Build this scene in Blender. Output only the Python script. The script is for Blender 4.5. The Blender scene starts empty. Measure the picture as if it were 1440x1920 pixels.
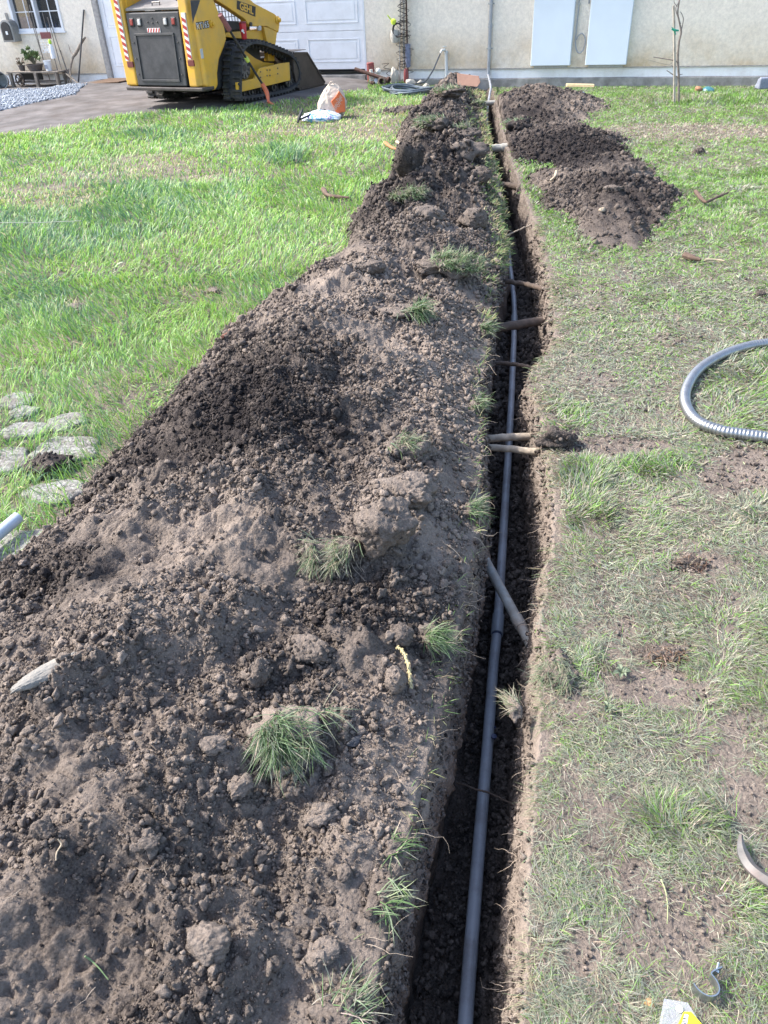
import bpy, math
import numpy as np
from mathutils import Vector, Matrix
from math import radians as R, sin, cos, pi

C = bpy.context.scene.collection
sc = bpy.context.scene

# ------------------------------------------------------------------ camera
F = 1423.0
H = 1.6
_d = np.array([100., -2016., -F]); _d /= np.linalg.norm(_d)
_y = np.array([0, 0, -1.]) - _d * (np.array([0, 0, -1.]).dot(_d)); _y /= np.linalg.norm(_y)
_z = -_d
_x = np.cross(_y, _z)
RM = np.array([_x, _y, _z])
cam = bpy.data.cameras.new('camera')
co = bpy.data.objects.new('camera', cam); C.objects.link(co)
cam.sensor_fit = 'VERTICAL'; cam.sensor_height = 24.0; cam.lens = F / 1920 * 24.0
cam.clip_start = 0.05; cam.clip_end = 500
M4 = Matrix([list(RM[0]) + [0], list(RM[1]) + [0], list(RM[2]) + [H], [0, 0, 0, 1]])
co.matrix_world = M4
sc.camera = co

# ------------------------------------------------------------------ light
SUN_AZ, SUN_EL = -74.0, 46.0          # from +Y towards -X (left of the view), height
w = bpy.data.worlds.new('World'); sc.world = w; w.use_nodes = True
nt = w.node_tree; nt.nodes.clear()
sky = nt.nodes.new('ShaderNodeTexSky'); sky.sky_type = 'NISHITA'; sky.sun_disc = False
sky.sun_elevation = R(SUN_EL); sky.sun_rotation = R(SUN_AZ); sky.air_density = 1.0; sky.dust_density = 2.5
bg = nt.nodes.new('ShaderNodeBackground'); bg.inputs[1].default_value = 0.15
wo = nt.nodes.new('ShaderNodeOutputWorld')
nt.links.new(sky.outputs[0], bg.inputs[0]); nt.links.new(bg.outputs[0], wo.inputs[0])
sl = bpy.data.lights.new('sun', 'SUN'); sl.energy = 2.6; sl.angle = R(1.5); sl.color = (1.0, 0.95, 0.88)
so = bpy.data.objects.new('sun', sl); C.objects.link(so)
sv = Vector((sin(R(SUN_AZ)) * cos(R(SUN_EL)), cos(R(SUN_AZ)) * cos(R(SUN_EL)), sin(R(SUN_EL))))
so.rotation_euler = sv.to_track_quat('Z', 'Y').to_euler()
sc.view_settings.view_transform = 'Standard'; sc.view_settings.look = 'None'
sc.view_settings.gamma = 1.0; sc.view_settings.exposure = 1.65
sc.cycles.max_bounces = 8

# ------------------------------------------------------------------ photo pixel -> place
def ray(px, py):
    return RM @ np.array([px - 720., -(py - 960.), -F])
def G(px, py, z=0.0):
    r = ray(px, py); t = (z - H) / r[2]
    return np.array([r[0] * t, r[1] * t, z])
def proj(x, y, z):
    """world arrays -> photo pixels"""
    p = np.stack([x, y, z - H])
    c = RM.T @ p.reshape(3, -1)
    dz = np.where(-c[2] < 1e-3, 1e-3, -c[2])
    px = 720 + F * c[0] / dz; py = 960 - F * c[1] / dz
    bad = (-c[2] < 1e-3)
    px = np.where(bad, -9999, px); py = np.where(bad, 9999, py)
    return px.reshape(np.shape(x)), py.reshape(np.shape(x))
WA = R(20.5); WO = np.array([0.1, 16.2])
WD = np.array([cos(WA), -sin(WA)]); WN = np.array([-sin(WA), -cos(WA)])
def WP(s, z, off=0.0):
    p = WO + WD * s + WN * off
    return Vector((p[0], p[1], z))
def WI(px, py, off=0.0):
    r = ray(px, py); n = np.array([WN[0], WN[1], 0]); o = np.array([WO[0] + WN[0] * off, WO[1] + WN[1] * off, 0])
    t = (o - np.array([0, 0, H])).dot(n) / r.dot(n); p = np.array([0, 0, H]) + r * t
    return float((p[:2] - WO).dot(WD)), float(p[2])

# ------------------------------------------------------------------ noise
def _h(ix, iy, seed):
    with np.errstate(over='ignore'):
        h = (ix.astype(np.int64).astype(np.uint32) * np.uint32(374761393)) ^ (iy.astype(np.int64).astype(np.uint32) * np.uint32(668265263)) ^ np.uint32((seed * 2246822519) & 0xffffffff)
        h = (h ^ (h >> np.uint32(13))) * np.uint32(1274126177)
        h = (h ^ (h >> np.uint32(15))) * np.uint32(2246822519)
        return h ^ (h >> np.uint32(16))
def pn(x, y, seed=0):
    x = np.asarray(x, float); y = np.asarray(y, float)
    x0 = np.floor(x); y0 = np.floor(y); fx = x - x0; fy = y - y0
    u = fx * fx * fx * (fx * (fx * 6 - 15) + 10); v = fy * fy * fy * (fy * (fy * 6 - 15) + 10)
    def g(dx, dy):
        a = _h(x0 + dx, y0 + dy, seed).astype(float) * (2 * pi / 4294967296.0)
        return np.cos(a) * (fx - dx) + np.sin(a) * (fy - dy)
    n = (g(0, 0) * (1 - u) + g(1, 0) * u) * (1 - v) + (g(0, 1) * (1 - u) + g(1, 1) * u) * v
    return n * 1.5
def fbm(x, y, f=1.0, o=4, seed=0, gain=0.5):
    s = 0; a = 1.0; tot = 0
    for k in range(o):
        s = s + a * pn(np.asarray(x) * f + 17.3 * k, np.asarray(y) * f - 9.1 * k, seed + k); tot += a; a *= gain; f *= 2.03
    return s / tot
def billow(x, y, f=1.0, o=3, seed=0, gain=0.5):
    s = 0; a = 1.0; tot = 0
    for k in range(o):
        s = s + a * (1 - 2.2 * np.abs(pn(np.asarray(x) * f + 5.3 * k, np.asarray(y) * f + 3.1 * k, seed + k))); tot += a; a *= gain; f *= 2.1
    return s / tot
def worley(x, y, f=1.0, seed=0):
    """distance to the nearest jittered cell point, and that cell's random number"""
    x = np.asarray(x, float) * f; y = np.asarray(y, float) * f
    ix = np.floor(x); iy = np.floor(y); best = np.full(x.shape, 9.0); rid = np.zeros(x.shape)
    for dx in (-1, 0, 1):
        for dy in (-1, 0, 1):
            a = _h(ix + dx, iy + dy, seed).astype(float) / 4294967296.0
            b = _h(ix + dx, iy + dy, seed + 91).astype(float) / 4294967296.0
            d = np.hypot(ix + dx + a - x, iy + dy + b - y)
            m = d < best; best = np.where(m, d, best); rid = np.where(m, (a * 7.13 + b * 3.7) % 1.0, rid)
    return best, rid
def sstep(a, b, x):
    t = np.clip((np.asarray(x, float) - a) / (b - a), 0, 1); return t * t * (3 - 2 * t)
rng = np.random.default_rng(7)

# ------------------------------------------------------------------ materials
def nodes(name):
    m = bpy.data.materials.new(name); m.use_nodes = True
    return m, m.node_tree, m.node_tree.nodes['Principled BSDF']
def mat(name, col, rough=0.6, metal=0.0, var=0.12, scale=30.0, bump=0.0, bscale=200.0, spec=0.5, coat=0.0, dirt=None, dirt_amt=0.0, dirt_scale=6.0):
    """paint / plastic / metal with slight mottling, optional dirt patches and bump"""
    m, t, b = nodes(name); N = t.nodes; L = t.links
    tc = N.new('ShaderNodeTexCoord')
    n1 = N.new('ShaderNodeTexNoise'); n1.inputs['Scale'].default_value = scale; n1.inputs['Detail'].default_value = 5
    L.new(tc.outputs['Object'], n1.inputs['Vector'])
    mp = N.new('ShaderNodeMapRange'); mp.inputs[1].default_value = 0.3; mp.inputs[2].default_value = 0.7
    mp.inputs[3].default_value = 1 - var; mp.inputs[4].default_value = 1 + var
    L.new(n1.outputs['Fac'], mp.inputs[0])
    mx = N.new('ShaderNodeVectorMath'); mx.operation = 'SCALE'; mx.inputs[0].default_value = col[:3]
    L.new(mp.outputs[0], mx.inputs['Scale'])
    out = mx.outputs[0]
    if dirt is not None:
        n2 = N.new('ShaderNodeTexNoise'); n2.inputs['Scale'].default_value = dirt_scale; n2.inputs['Detail'].default_value = 8; n2.inputs['Roughness'].default_value = 0.7
        L.new(tc.outputs['Object'], n2.inputs['Vector'])
        m2 = N.new('ShaderNodeMapRange'); m2.inputs[1].default_value = 0.45; m2.inputs[2].default_value = 0.7; m2.inputs[4].default_value = dirt_amt
        L.new(n2.outputs['Fac'], m2.inputs[0])
        mm = N.new('ShaderNodeMix'); mm.data_type = 'RGBA'
        L.new(m2.outputs[0], mm.inputs[0]); L.new(out, mm.inputs[6]); mm.inputs[7].default_value = (*dirt, 1)
        out = mm.outputs[2]
    L.new(out, b.inputs['Base Color'])
    b.inputs['Roughness'].default_value = rough; b.inputs['Metallic'].default_value = metal
    b.inputs['Specular IOR Level'].default_value = spec; b.inputs['Coat Weight'].default_value = coat
    if bump:
        n3 = N.new('ShaderNodeTexNoise'); n3.inputs['Scale'].default_value = bscale; n3.inputs['Detail'].default_value = 4
        L.new(tc.outputs['Object'], n3.inputs['Vector'])
        bp = N.new('ShaderNodeBump'); bp.inputs['Strength'].default_value = 0.6; bp.inputs['Distance'].default_value = bump
        L.new(n3.outputs['Fac'], bp.inputs['Height']); L.new(bp.outputs[0], b.inputs['Normal'])
    return m

def soil_mat(name,  light=(0.270, 0.222, 0.186), dark=(0.030, 0.025, 0.024), bump=0.008):
    m, t, b = nodes(name); N = t.nodes; L = t.links
    at = N.new('ShaderNodeAttribute'); at.attribute_name = 'tint'
    geo = N.new('ShaderNodeNewGeometry')
    n1 = N.new('ShaderNodeTexNoise'); n1.inputs['Scale'].default_value = 9; n1.inputs['Detail'].default_value = 8; n1.inputs['Roughness'].default_value = 0.65
    n2 = N.new('ShaderNodeTexNoise'); n2.inputs['Scale'].default_value = 140; n2.inputs['Detail'].default_value = 5; n2.inputs['Roughness'].default_value = 0.7
    n3 = N.new('ShaderNodeTexVoronoi'); n3.inputs['Scale'].default_value = 110
    for n in (n1, n2, n3): L.new(geo.outputs['Position'], n.inputs['Vector'])
    a1 = N.new('ShaderNodeMath'); a1.operation = 'MULTIPLY_ADD'; a1.inputs[1].default_value = 0.9; a1.inputs[2].default_value = -0.45; L.new(n1.outputs['Fac'], a1.inputs[0])
    a2 = N.new('ShaderNodeMath'); a2.operation = 'ADD'; L.new(a1.outputs[0], a2.inputs[0]); L.new(at.outputs['Fac'], a2.inputs[1])
    a3 = N.new('ShaderNodeMath'); a3.operation = 'MULTIPLY_ADD'; a3.inputs[1].default_value = 1.3; L.new(n2.outputs['Fac'], a3.inputs[0])
    a4 = N.new('ShaderNodeMath'); a4.operation = 'SUBTRACT'; a4.inputs[1].default_value = 0.65; L.new(a2.outputs[0], a4.inputs[0]); L.new(a4.outputs[0], a3.inputs[2])
    a3.use_clamp = True
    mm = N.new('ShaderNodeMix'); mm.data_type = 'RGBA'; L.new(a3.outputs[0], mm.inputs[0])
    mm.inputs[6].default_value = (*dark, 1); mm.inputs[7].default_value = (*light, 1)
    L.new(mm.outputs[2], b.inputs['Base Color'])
    b.inputs['Roughness'].default_value = 0.95; b.inputs['Specular IOR Level'].default_value = 0.15
    ad = N.new('ShaderNodeMath'); ad.operation = 'SUBTRACT'; L.new(n2.outputs['Fac'], ad.inputs[0])
    sc3 = N.new('ShaderNodeMath'); sc3.operation = 'MULTIPLY'; sc3.inputs[1].default_value = 0.5; L.new(n3.outputs['Distance'], sc3.inputs[0]); L.new(sc3.outputs[0], ad.inputs[1])
    bp = N.new('ShaderNodeBump'); bp.inputs['Strength'].default_value = 0.9; bp.inputs['Distance'].default_value = bump
    L.new(ad.outputs[0], bp.inputs['Height']); L.new(bp.outputs[0], b.inputs['Normal'])
    return m
def grass_mat(name, trans=0.35):
    m, t, b = nodes(name); N = t.nodes; L = t.links
    at = N.new('ShaderNodeAttribute'); at.attribute_name = 'Col'
    L.new(at.outputs['Color'], b.inputs['Base Color'])
    b.inputs['Roughness'].default_value = 0.5; b.inputs['Specular IOR Level'].default_value = 0.35
    tr = N.new('ShaderNodeBsdfTranslucent'); L.new(at.outputs['Color'], tr.inputs['Color'])
    mx = N.new('ShaderNodeMixShader'); mx.inputs[0].default_value = trans
    L.new(b.outputs[0], mx.inputs[1]); L.new(tr.outputs[0], mx.inputs[2])
    L.new(mx.outputs[0], t.nodes['Material Output'].inputs['Surface'])
    return m

# ------------------------------------------------------------------ object helpers
def tag(o, label=None, cat=None, group=None, kind=None):
    if label: o['label'] = label
    if cat: o['category'] = cat
    if group: o['group'] = group
    if kind: o['kind'] = kind
    return o
def empty(name, loc, label, cat, group=None, rz=0.0):
    o = bpy.data.objects.new(name, None); C.objects.link(o); o.location = loc; o.rotation_euler = (0, 0, rz)
    o.empty_display_size = 0.1
    return tag(o, label, cat, group)
def copy_tree(o, parent=None):
    c = o.copy(); C.objects.link(c); c.parent = parent
    for ch in list(o.children): copy_tree(ch, c)
    return c
def npmesh(name, verts, quads=None, tris=None, material=None, smooth=True, attrs=None, parent=None):
    """fast mesh from numpy arrays"""
    me = bpy.data.meshes.new(name); verts = np.asarray(verts, np.float32)
    me.vertices.add(len(verts)); me.vertices.foreach_set('co', verts.ravel())
    q = np.zeros((0, 4), np.int32) if quads is None else np.asarray(quads, np.int32)
    t = np.zeros((0, 3), np.int32) if tris is None else np.asarray(tris, np.int32)
    li = np.concatenate([q.ravel(), t.ravel()]); me.loops.add(len(li)); me.loops.foreach_set('vertex_index', li)
    ls = np.concatenate([np.arange(len(q)) * 4, len(q) * 4 + np.arange(len(t)) * 3]).astype(np.int32)
    me.polygons.add(len(ls)); me.polygons.foreach_set('loop_start', ls)
    me.polygons.foreach_set('use_smooth', np.full(len(ls), smooth, bool))
    for an, arr in (attrs or {}).items():
        arr = np.asarray(arr, np.float32)
        if arr.ndim == 1:
            a = me.attributes.new(an, 'FLOAT', 'POINT'); a.data.foreach_set('value', arr)
        else:
            if arr.shape[1] == 3: arr = np.concatenate([arr, np.ones((len(arr), 1), np.float32)], 1)
            a = me.attributes.new(an, 'FLOAT_COLOR', 'POINT'); a.data.foreach_set('color', arr.ravel())
    me.update(calc_edges=True)
    if material: me.materials.append(material)
    o = bpy.data.objects.new(name, me); C.objects.link(o)
    if parent is not None: o.parent = parent
    return o
def grid_quads(nr, nc, wrap=False):
    i = np.arange(nr - 1)[:, None]; j = np.arange(nc if wrap else nc - 1)[None, :]
    a = i * nc + j; b = i * nc + (j + 1) % nc; c = b + nc; d = a + nc
    return np.stack([a + 0 * j, b + 0 * i, c + 0 * i, d + 0 * j], -1).reshape(-1, 4)

class MB:
    def __init__(s): s.v = []; s.f = []
    def add(s, vs, fs):
        n = len(s.v); s.v += [tuple(v) for v in vs]; s.f += [tuple(n + i for i in f) for f in fs]; return s
    def box(s, c, d, m=None):
        c = Vector(c); hx, hy, hz = d[0] / 2, d[1] / 2, d[2] / 2
        vs = [Vector((x, y, z)) for x in (-hx, hx) for y in (-hy, hy) for z in (-hz, hz)]
        if m is not None: vs = [m @ v for v in vs]
        return s.add([v + c for v in vs], [(0, 1, 3, 2), (4, 6, 7, 5), (0, 4, 5, 1), (2, 3, 7, 6), (0, 2, 6, 4), (1, 5, 7, 3)])
    def hexa(s, p):
        """8 corners: bottom loop 0-3, top loop 4-7"""
        return s.add(p, [(3, 2, 1, 0), (4, 5, 6, 7), (0, 1, 5, 4), (1, 2, 6, 5), (2, 3, 7, 6), (3, 0, 4, 7)])
    def prism(s, poly, fn, a, b):
        """poly of 2-D points, fn(p, q, depth)->3-D"""
        n = len(poly); vs = [fn(p[0], p[1], a) for p in poly] + [fn(p[0], p[1], b) for p in poly]
        return s.add(vs, [tuple(range(n)), tuple(range(2 * n - 1, n - 1, -1))] + [(i, i + n, (i + 1) % n + n, (i + 1) % n) for i in range(n)])
    def tube(s, pts, r, n=8, cap=True):
        pts = [Vector(p) for p in pts]; rs = r if isinstance(r, (list, tuple, np.ndarray)) else [r] * len(pts)
        if len(rs) != len(pts): rs = np.interp(np.linspace(0, 1, len(pts)), np.linspace(0, 1, len(rs)), rs)
        vs = []; up = None
        for i, p in enumerate(pts):
            t = (pts[min(i + 1, len(pts) - 1)] - pts[max(i - 1, 0)]).normalized()
            if up is None: up = t.orthogonal().normalized()
            up = (up - t * up.dot(t)); up = up.normalized() if up.length > 1e-6 else t.orthogonal().normalized()
            sd = t.cross(up)
            for k in range(n):
                a = 2 * pi * k / n; vs.append(p + (up * cos(a) + sd * sin(a)) * rs[i])
        fs = [(i * n + k, i * n + (k + 1) % n, (i + 1) * n + (k + 1) % n, (i + 1) * n + k) for i in range(len(pts) - 1) for k in range(n)]
        if cap: fs += [tuple(range(n - 1, -1, -1)), tuple((len(pts) - 1) * n + k for k in range(n))]
        return s.add(vs, fs)
    def lathe(s, prof, c, axis=(0, 0, 1), n=20, ref=None):
        """prof = [(r, h)] along axis from c"""
        c = Vector(c); ax = Vector(axis).normalized(); u = Vector(ref).normalized() if ref else ax.orthogonal().normalized(); v = ax.cross(u)
        vs = []
        for r, h in prof:
            for k in range(n):
                a = 2 * pi * k / n; vs.append(c + ax * h + (u * cos(a) + v * sin(a)) * max(r, 1e-4))
        fs = [(i * n + k, i * n + (k + 1) % n, (i + 1) * n + (k + 1) % n, (i + 1) * n + k) for i in range(len(prof) - 1) for k in range(n)]
        return s.add(vs, fs)
    def build(s, name, material, parent=None, smooth=False, bevel=0.0, seg=2, angle=35):
        me = bpy.data.meshes.new(name); me.from_pydata(s.v, [], s.f); me.update()
        if material: me.materials.append(material)
        o = bpy.data.objects.new(name, me); C.objects.link(o)
        if parent is not None: o.parent = parent
        if smooth:
            me.polygons.foreach_set('use_smooth', [True] * len(me.polygons))
            try: me.set_sharp_from_angle(angle=R(angle))
            except Exception: pass
        if bevel:
            b = o.modifiers.new('bevel', 'BEVEL'); b.width = bevel; b.segments = seg; b.limit_method = 'ANGLE'; b.angle_limit = R(40)
        return o
def local(o, parent):
    """the mesh was written in world coordinates: keep it in place under a parent that is not at the origin"""
    o.parent = parent; bpy.context.view_layer.update(); o.matrix_parent_inverse = parent.matrix_world.inverted(); return o
def spline(pts, n=8):
    """Catmull-Rom through the points"""
    P = [Vector(p) for p in pts]; P = [P[0] * 2 - P[1]] + P + [P[-1] * 2 - P[-2]]; out = []
    for i in range(1, len(P) - 2):
        for k in range(n):
            t = k / n; a, b, c, d = P[i - 1], P[i], P[i + 1], P[i + 2]
            out.append(0.5 * ((2 * b) + (c - a) * t + (2 * a - 5 * b + 4 * c - d) * t * t + (3 * b - a - 3 * c + d) * t ** 3))
    out.append(P[-2]); return out
def text(name, body, material, size, mw, parent=None, ext=0.001, offset=0.0):
    cu = bpy.data.curves.new(name, 'FONT'); cu.body = body; cu.size = size; cu.extrude = ext; cu.offset = offset
    cu.align_x = 'CENTER'; cu.align_y = 'CENTER'; cu.materials.append(material)
    t = bpy.data.objects.new('tmp_text', cu); C.objects.link(t); dg = bpy.context.evaluated_depsgraph_get(); dg.update()
    me = bpy.data.meshes.new_from_object(t.evaluated_get(dg)); bpy.data.objects.remove(t); bpy.data.curves.remove(cu)
    o = bpy.data.objects.new(name, me); C.objects.link(o); o.matrix_world = mw
    return o
# ------------------------------------------------------------------ trench, spoil heaps and ground heights
def edge(pts, z=0.0):
    g = sorted([tuple(G(px, py, z)[:2]) for px, py in pts], key=lambda p: p[1])
    return np.array([p[1] for p in g]), np.array([p[0] for p in g])
_ry, _rx = edge([(984, 1919), (988, 1750), (994, 1600), (1006, 1450), (1015, 1290), (1016, 1150), (1040, 1000), (1038, 900), (1020, 830), (1012, 760), (992, 700), (1040, 650), (1042, 600), (1032, 530), (1016, 450), (986, 370), (954, 290), (940, 240), (929, 190), (926, 160)])
_ly, _lx = edge([(702, 1919), (738, 1700), (786, 1500), (818, 1400), (840, 1300), (872, 1150), (890, 1050), (901, 950), (903, 880), (902, 820), (905, 720), (918, 640), (925, 540), (943, 500), (953, 460), (945, 410), (943, 360), (930, 300), (918, 260), (908, 210), (905, 160)], 0.04)
def LR(y):
    y = np.asarray(y, float); return np.interp(y, _ry, _rx) + (0.010 * fbm(y, y * 0, 6, 3, 5) + .013 * fbm(y, y * 0 + 2, 17, 4, 6, .65)) * np.clip(y, 1, 2)
def LL(y):
    y = np.asarray(y, float); return np.interp(y, _ly, _lx) + (0.010 * fbm(y, y * 0 + 7, 7, 3, 9) + .009 * fbm(y, y * 0 + 5, 24, 3, 10)) * np.clip(y, 1, 2)
def depth(y):
    y = np.asarray(y, float)
    return np.interp(y, [-1.0, -0.4, 0.5, 5, 9, 13, 15.0, 15.45], [0, .40, .44, .42, .36, .32, .25, 0.0])
def wall_dist(x, y):
    return (np.asarray(x) - WO[0]) * WN[0] + (np.asarray(y) - WO[1]) * WN[1]
def wall_s(x, y):
    return (np.asarray(x) - WO[0]) * WD[0] + (np.asarray(y) - WO[1]) * WD[1]
def base(x, y):
    """lie of the land without trench or heaps"""
    D = wall_dist(x, y); s = wall_s(x, y)
    rise = 0.09 * (1 - sstep(3.2, 6.0, D)) * (1 - sstep(-0.6, 0.6, s)) * (1 - 0.9 * (1 - sstep(-6.6, -5.8, s)))
    dip = -0.09 * (1 - sstep(0.4, 2.4, D)) * sstep(0.5, 1.4, s)
    return rise + dip + 0.014 * fbm(x, y, 0.9, 3, 21) * sstep(1.0, 2.0, D + 0 * np.asarray(x)) - 0.004
_my, _mx = edge([(0, 1075), (60, 1030), (110, 990), (160, 915), (228, 842), (300, 765), (360, 700), (405, 672), (415, 625), (480, 585), (560, 545), (610, 515), (645, 475), (648, 430), (685, 390), (735, 345), (748, 300), (742, 255), (772, 232), (800, 200), (822, 180), (850, 160), (872, 155)])
def ML(y):
    """left foot of the long spoil ridge"""
    y = np.asarray(y, float); xx = np.interp(y, _my, _mx)
    xx = np.where(y < 2.0, -1.34 - 0.25 * (2.0 - y), xx)
    return xx + 0.045 * fbm(y, y * 0 + 3, 3.0, 3, 31) * np.clip(y / 3, .6, 1.5)
def ridge(x, y, fine=True):
    """height of the spoil ridge above the lie of the land (negative outside)"""
    x = np.asarray(x, float); y = np.asarray(y, float)
    l = ML(y); r = LL(y) - np.interp(y, [4, 6.5, 9, 14], [0, .07, .16, .24]); wd = np.maximum(r - l, 0.15); t = (x - l) / wd
    Hc = np.interp(y, [-1, .3, .8, 1.3, 1.9, 2.4, 3.0, 4, 5, 6.5, 8, 9.5, 11, 13, 14.6, 15.3], [.05, .13, .17, .22, .27, .26, .28, .26, .22, .24, .25, .22, .24, .22, .16, .03])
    tc = 0.47 + 0.07 * fbm(y, y * 0, 1.3, 2, 41)
    q = np.where(t < tc, (tc - t) / tc, (t - tc) / (1 - tc))
    hp = Hc * (1 - np.clip(q, 0, 3) ** 1.45)
    inn = sstep(0.0, 0.12, t) * (1 - 0.75 * sstep(0.86, 1.0, t))
    lump = 0.085 * fbm(x, y, 1.9, 3, 51) + 0.05 * billow(x, y, 2.6, 2, 55)
    if fine:
        lump = lump + 0.012 * billow(x, y, 9, 3, 61) + 0.020 * fbm(x, y, 16, 4, 65, .62)
        wx = x + .010 * pn(x * 45, y * 45, 13); wy = y + .010 * pn(x * 45 + 9, y * 45, 14)
        d2, c2_ = worley(wx, wy, 34, 6); d3, c3_ = worley(wx, wy, 75, 8); rough = .30 + .9 * sstep(-.15, .40, fbm(x, y, 2.4, 2, 67))
        lump = lump + rough * (0.010 * (c2_ > .35) * np.sqrt(np.clip(1 - (d2 / .6) ** 2, 0, 1)) + .0045 * (c3_ > .25) * np.sqrt(np.clip(1 - (d3 / .6) ** 2, 0, 1)))
        d1, c1 = worley(x + .02 * pn(x * 20, y * 20, 3), y, 13, 5)
        lump = lump + np.where(c1 > .45, 0.018, 0.004) * np.sqrt(np.clip(1 - (d1 / 0.55) ** 2, 0, 1))
    fy = sstep(4.2, 6.5, y); lump = lump + fy * (0.075 * billow(x, y, 2.1, 2, 57) + 0.075 * fbm(x, y, 4.5, 4, 59, .6))
    far = np.interp(y, [5, 9, 14], [1, 1.1, 1.0])
    lump = lump + .05 * np.exp(-(((x - .12) / .28) ** 2 + ((y - 2.0) / .35) ** 2)); hh = hp + lump * inn * far + 0.055 * sstep(0.3, 1.0, t)
    return np.where(t < 0, t * wd * 0.9, np.where(t > 1, np.maximum(0.035 - (t - 1) * wd * 1.5, -.012), hh)) + 0.004
class Heap:
    def __init__(s, px, h, seed, crest=(0, 0), pw=1.5, z=0.0):
        g = np.array([G(a, b, z)[:2] for a, b in px]); s.c = g.mean(0) + np.array(crest); d = g - s.c
        a = np.arctan2(d[:, 1], d[:, 0]); o = np.argsort(a); s.a = a[o]; s.r = np.hypot(d[:, 0], d[:, 1])[o]
        s.a = np.concatenate([s.a - 2 * pi, s.a, s.a + 2 * pi]); s.r = np.tile(s.r, 3); s.h = h; s.seed = seed; s.pw = pw
    def rho(s, x, y):
        dx = x - s.c[0]; dy = y - s.c[1]; a = np.arctan2(dy, dx)
        rr = np.interp(a, s.a, s.r) * (1 + 0.14 * pn(np.cos(a) * 3 + s.seed, np.sin(a) * 3, s.seed) + .10 * pn(np.cos(a) * 9 + s.seed, np.sin(a) * 9, s.seed) + .05 * pn(np.cos(a) * 24, np.sin(a) * 24, s.seed))
        return np.hypot(dx, dy) / rr
    def height(s, x, y):
        q = s.rho(x, y); inn = sstep(0, .25, 1 - q)
        d2, c2_ = worley(x + .02 * pn(x * 20, y * 20, 3), y + .02 * pn(x * 20, y * 20 + 5, 4), 14, s.seed); n = 0.20 * s.h * billow(x, y, 3.2, 3, s.seed) + 0.28 * s.h * fbm(x, y, 5, 5, s.seed + 9, .6) + 0.08 * s.h * (c2_ > .4) * np.sqrt(np.clip(1 - (d2 / .6) ** 2, 0, 1))
        return np.where(q < 1, s.h * (1 - q ** s.pw) + n * inn, (1 - q) * 0.3) + 0.003
HEAPS = [
    Heap([(1012, 322), (1060, 300), (1130, 285), (1185, 300), (1215, 345), (1262, 385), (1255, 415), (1225, 440), (1195, 462), (1130, 470), (1075, 430), (1060, 400), (1025, 365)], 0.17, 71, pw=1.2),
    Heap([(952, 288), (985, 240), (1060, 228), (1120, 246), (1160, 272), (1165, 283), (1140, 306), (1070, 312), (1000, 306), (965, 300)], 0.15, 77, pw=1.3),
    Heap([(932, 208), (940, 182), (965, 166), (1010, 158), (1055, 172), (1095, 186), (1098, 212), (1085, 235), (1040, 243), (985, 236), (945, 235)], 0.20, 83, pw=1.3),
]
def surf(x, y, fine=False):
    x = np.asarray(x, float); y = np.asarray(y, float); b = base(x, y)
    z = b.copy() if hasattr(b, 'copy') else b
    m = (x < LL(y)) & (y < 15.3)
    z = np.where(m, np.maximum(b, b + ridge(x, y, fine)), z)
    for hp in HEAPS: z = np.maximum(z, b + hp.height(x, y))
    return z
def hit(px, py, fine=True):
    """where the sight line through a photo pixel meets the ground or a heap"""
    r = ray(px, py); t = np.linspace(0.3, 1.05, 1400) * (-H / r[2])
    x = r[0] * t; y = r[1] * t; z = H + r[2] * t; g = surf(x, y, fine)
    k = np.argmax(z < g)
    return Vector((x[k], y[k], float(g[k])))

SOIL = soil_mat('soil')
def tint_of(x, y):
    """0 moist dark .. 1 dry pale"""
    px, py = proj(x, y, np.full(np.shape(x), 0.15))
    t = 0.58 + 0.50 * fbm(x, y, 1.6, 4, 111)
    def e(cx, cy, rx, ry, amt, k=1.0):
        return amt * np.exp(-k * (((px - cx) / rx) ** 2 + ((py - cy) / ry) ** 2))
    t = t + e(430, 760, 240, 150, -.38) + e(620, 860, 150, 120, -.36) + e(90, 1090, 170, 60, -.5) + e(330, 870, 180, 70, -.42) + e(620, 1170, 200, 60, -.2) + e(100, 1700, 160, 120, -.15)
    t = t + e(420, 1120, 220, 90, .18) + e(750, 720, 170, 160, .22) + e(740, 980, 130, 110, .25) + e(700, 1500, 170, 260, .2) + e(250, 1500, 260, 160, .12)
    t = t + e(560, 600, 130, 80, .12) + e(700, 400, 90, 60, -.28) + e(800, 250, 70, 70, -.2) + e(860, 330, 70, 40, -.2)
    t = t + e(1070, 268, 100, 32, -.8) + e(1150, 360, 120, 70, -.50) + e(1000, 200, 90, 40, -.35) + e(820, 330, 160, 130, -.3) + e(760, 1150, 130, 110, -.15) + e(520, 1250, 110, 70, -.15)
    return t

# ---- ground sheet, aligned with the trench
def rows(y0, y1, k, ymin=1.0):
    ys = [y0]
    while ys[-1] < y1: ys.append(ys[-1] + k * max(ys[-1], ymin))
    return np.array(ys)
ys = np.concatenate([[-40, -20, -8, -3, -1.6, -1.0, -.7], np.arange(-.4, .4, .04), rows(.42, 16.0, .0048, 1.0), [17, 19, 23, 30, 45, 80]])
gl = np.concatenate([[60, 35, 20, 13], np.linspace(1, 0, 180)[:-1] ** 1.4 * 9.0])     # distances left of the lip
gr = np.concatenate([np.linspace(0, 1, 330)[1:], [1.15, 1.4, 2, 4, 8, 14]])
Yg, colx, colz = [], [], []
yy = ys[:, None]
r_ = LR(yy); l_ = LL(yy); zl = base(l_, yy); zr = base(r_, yy); dp = depth(yy)
parts = []
xl = l_ - gl[None, :]; parts.append((xl, None))
nw = 40; f = np.linspace(0, 1, nw)[None, :]
wn = 0.018 * fbm(yy, f * 0.45 + 3, 9, 4, 91)
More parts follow.
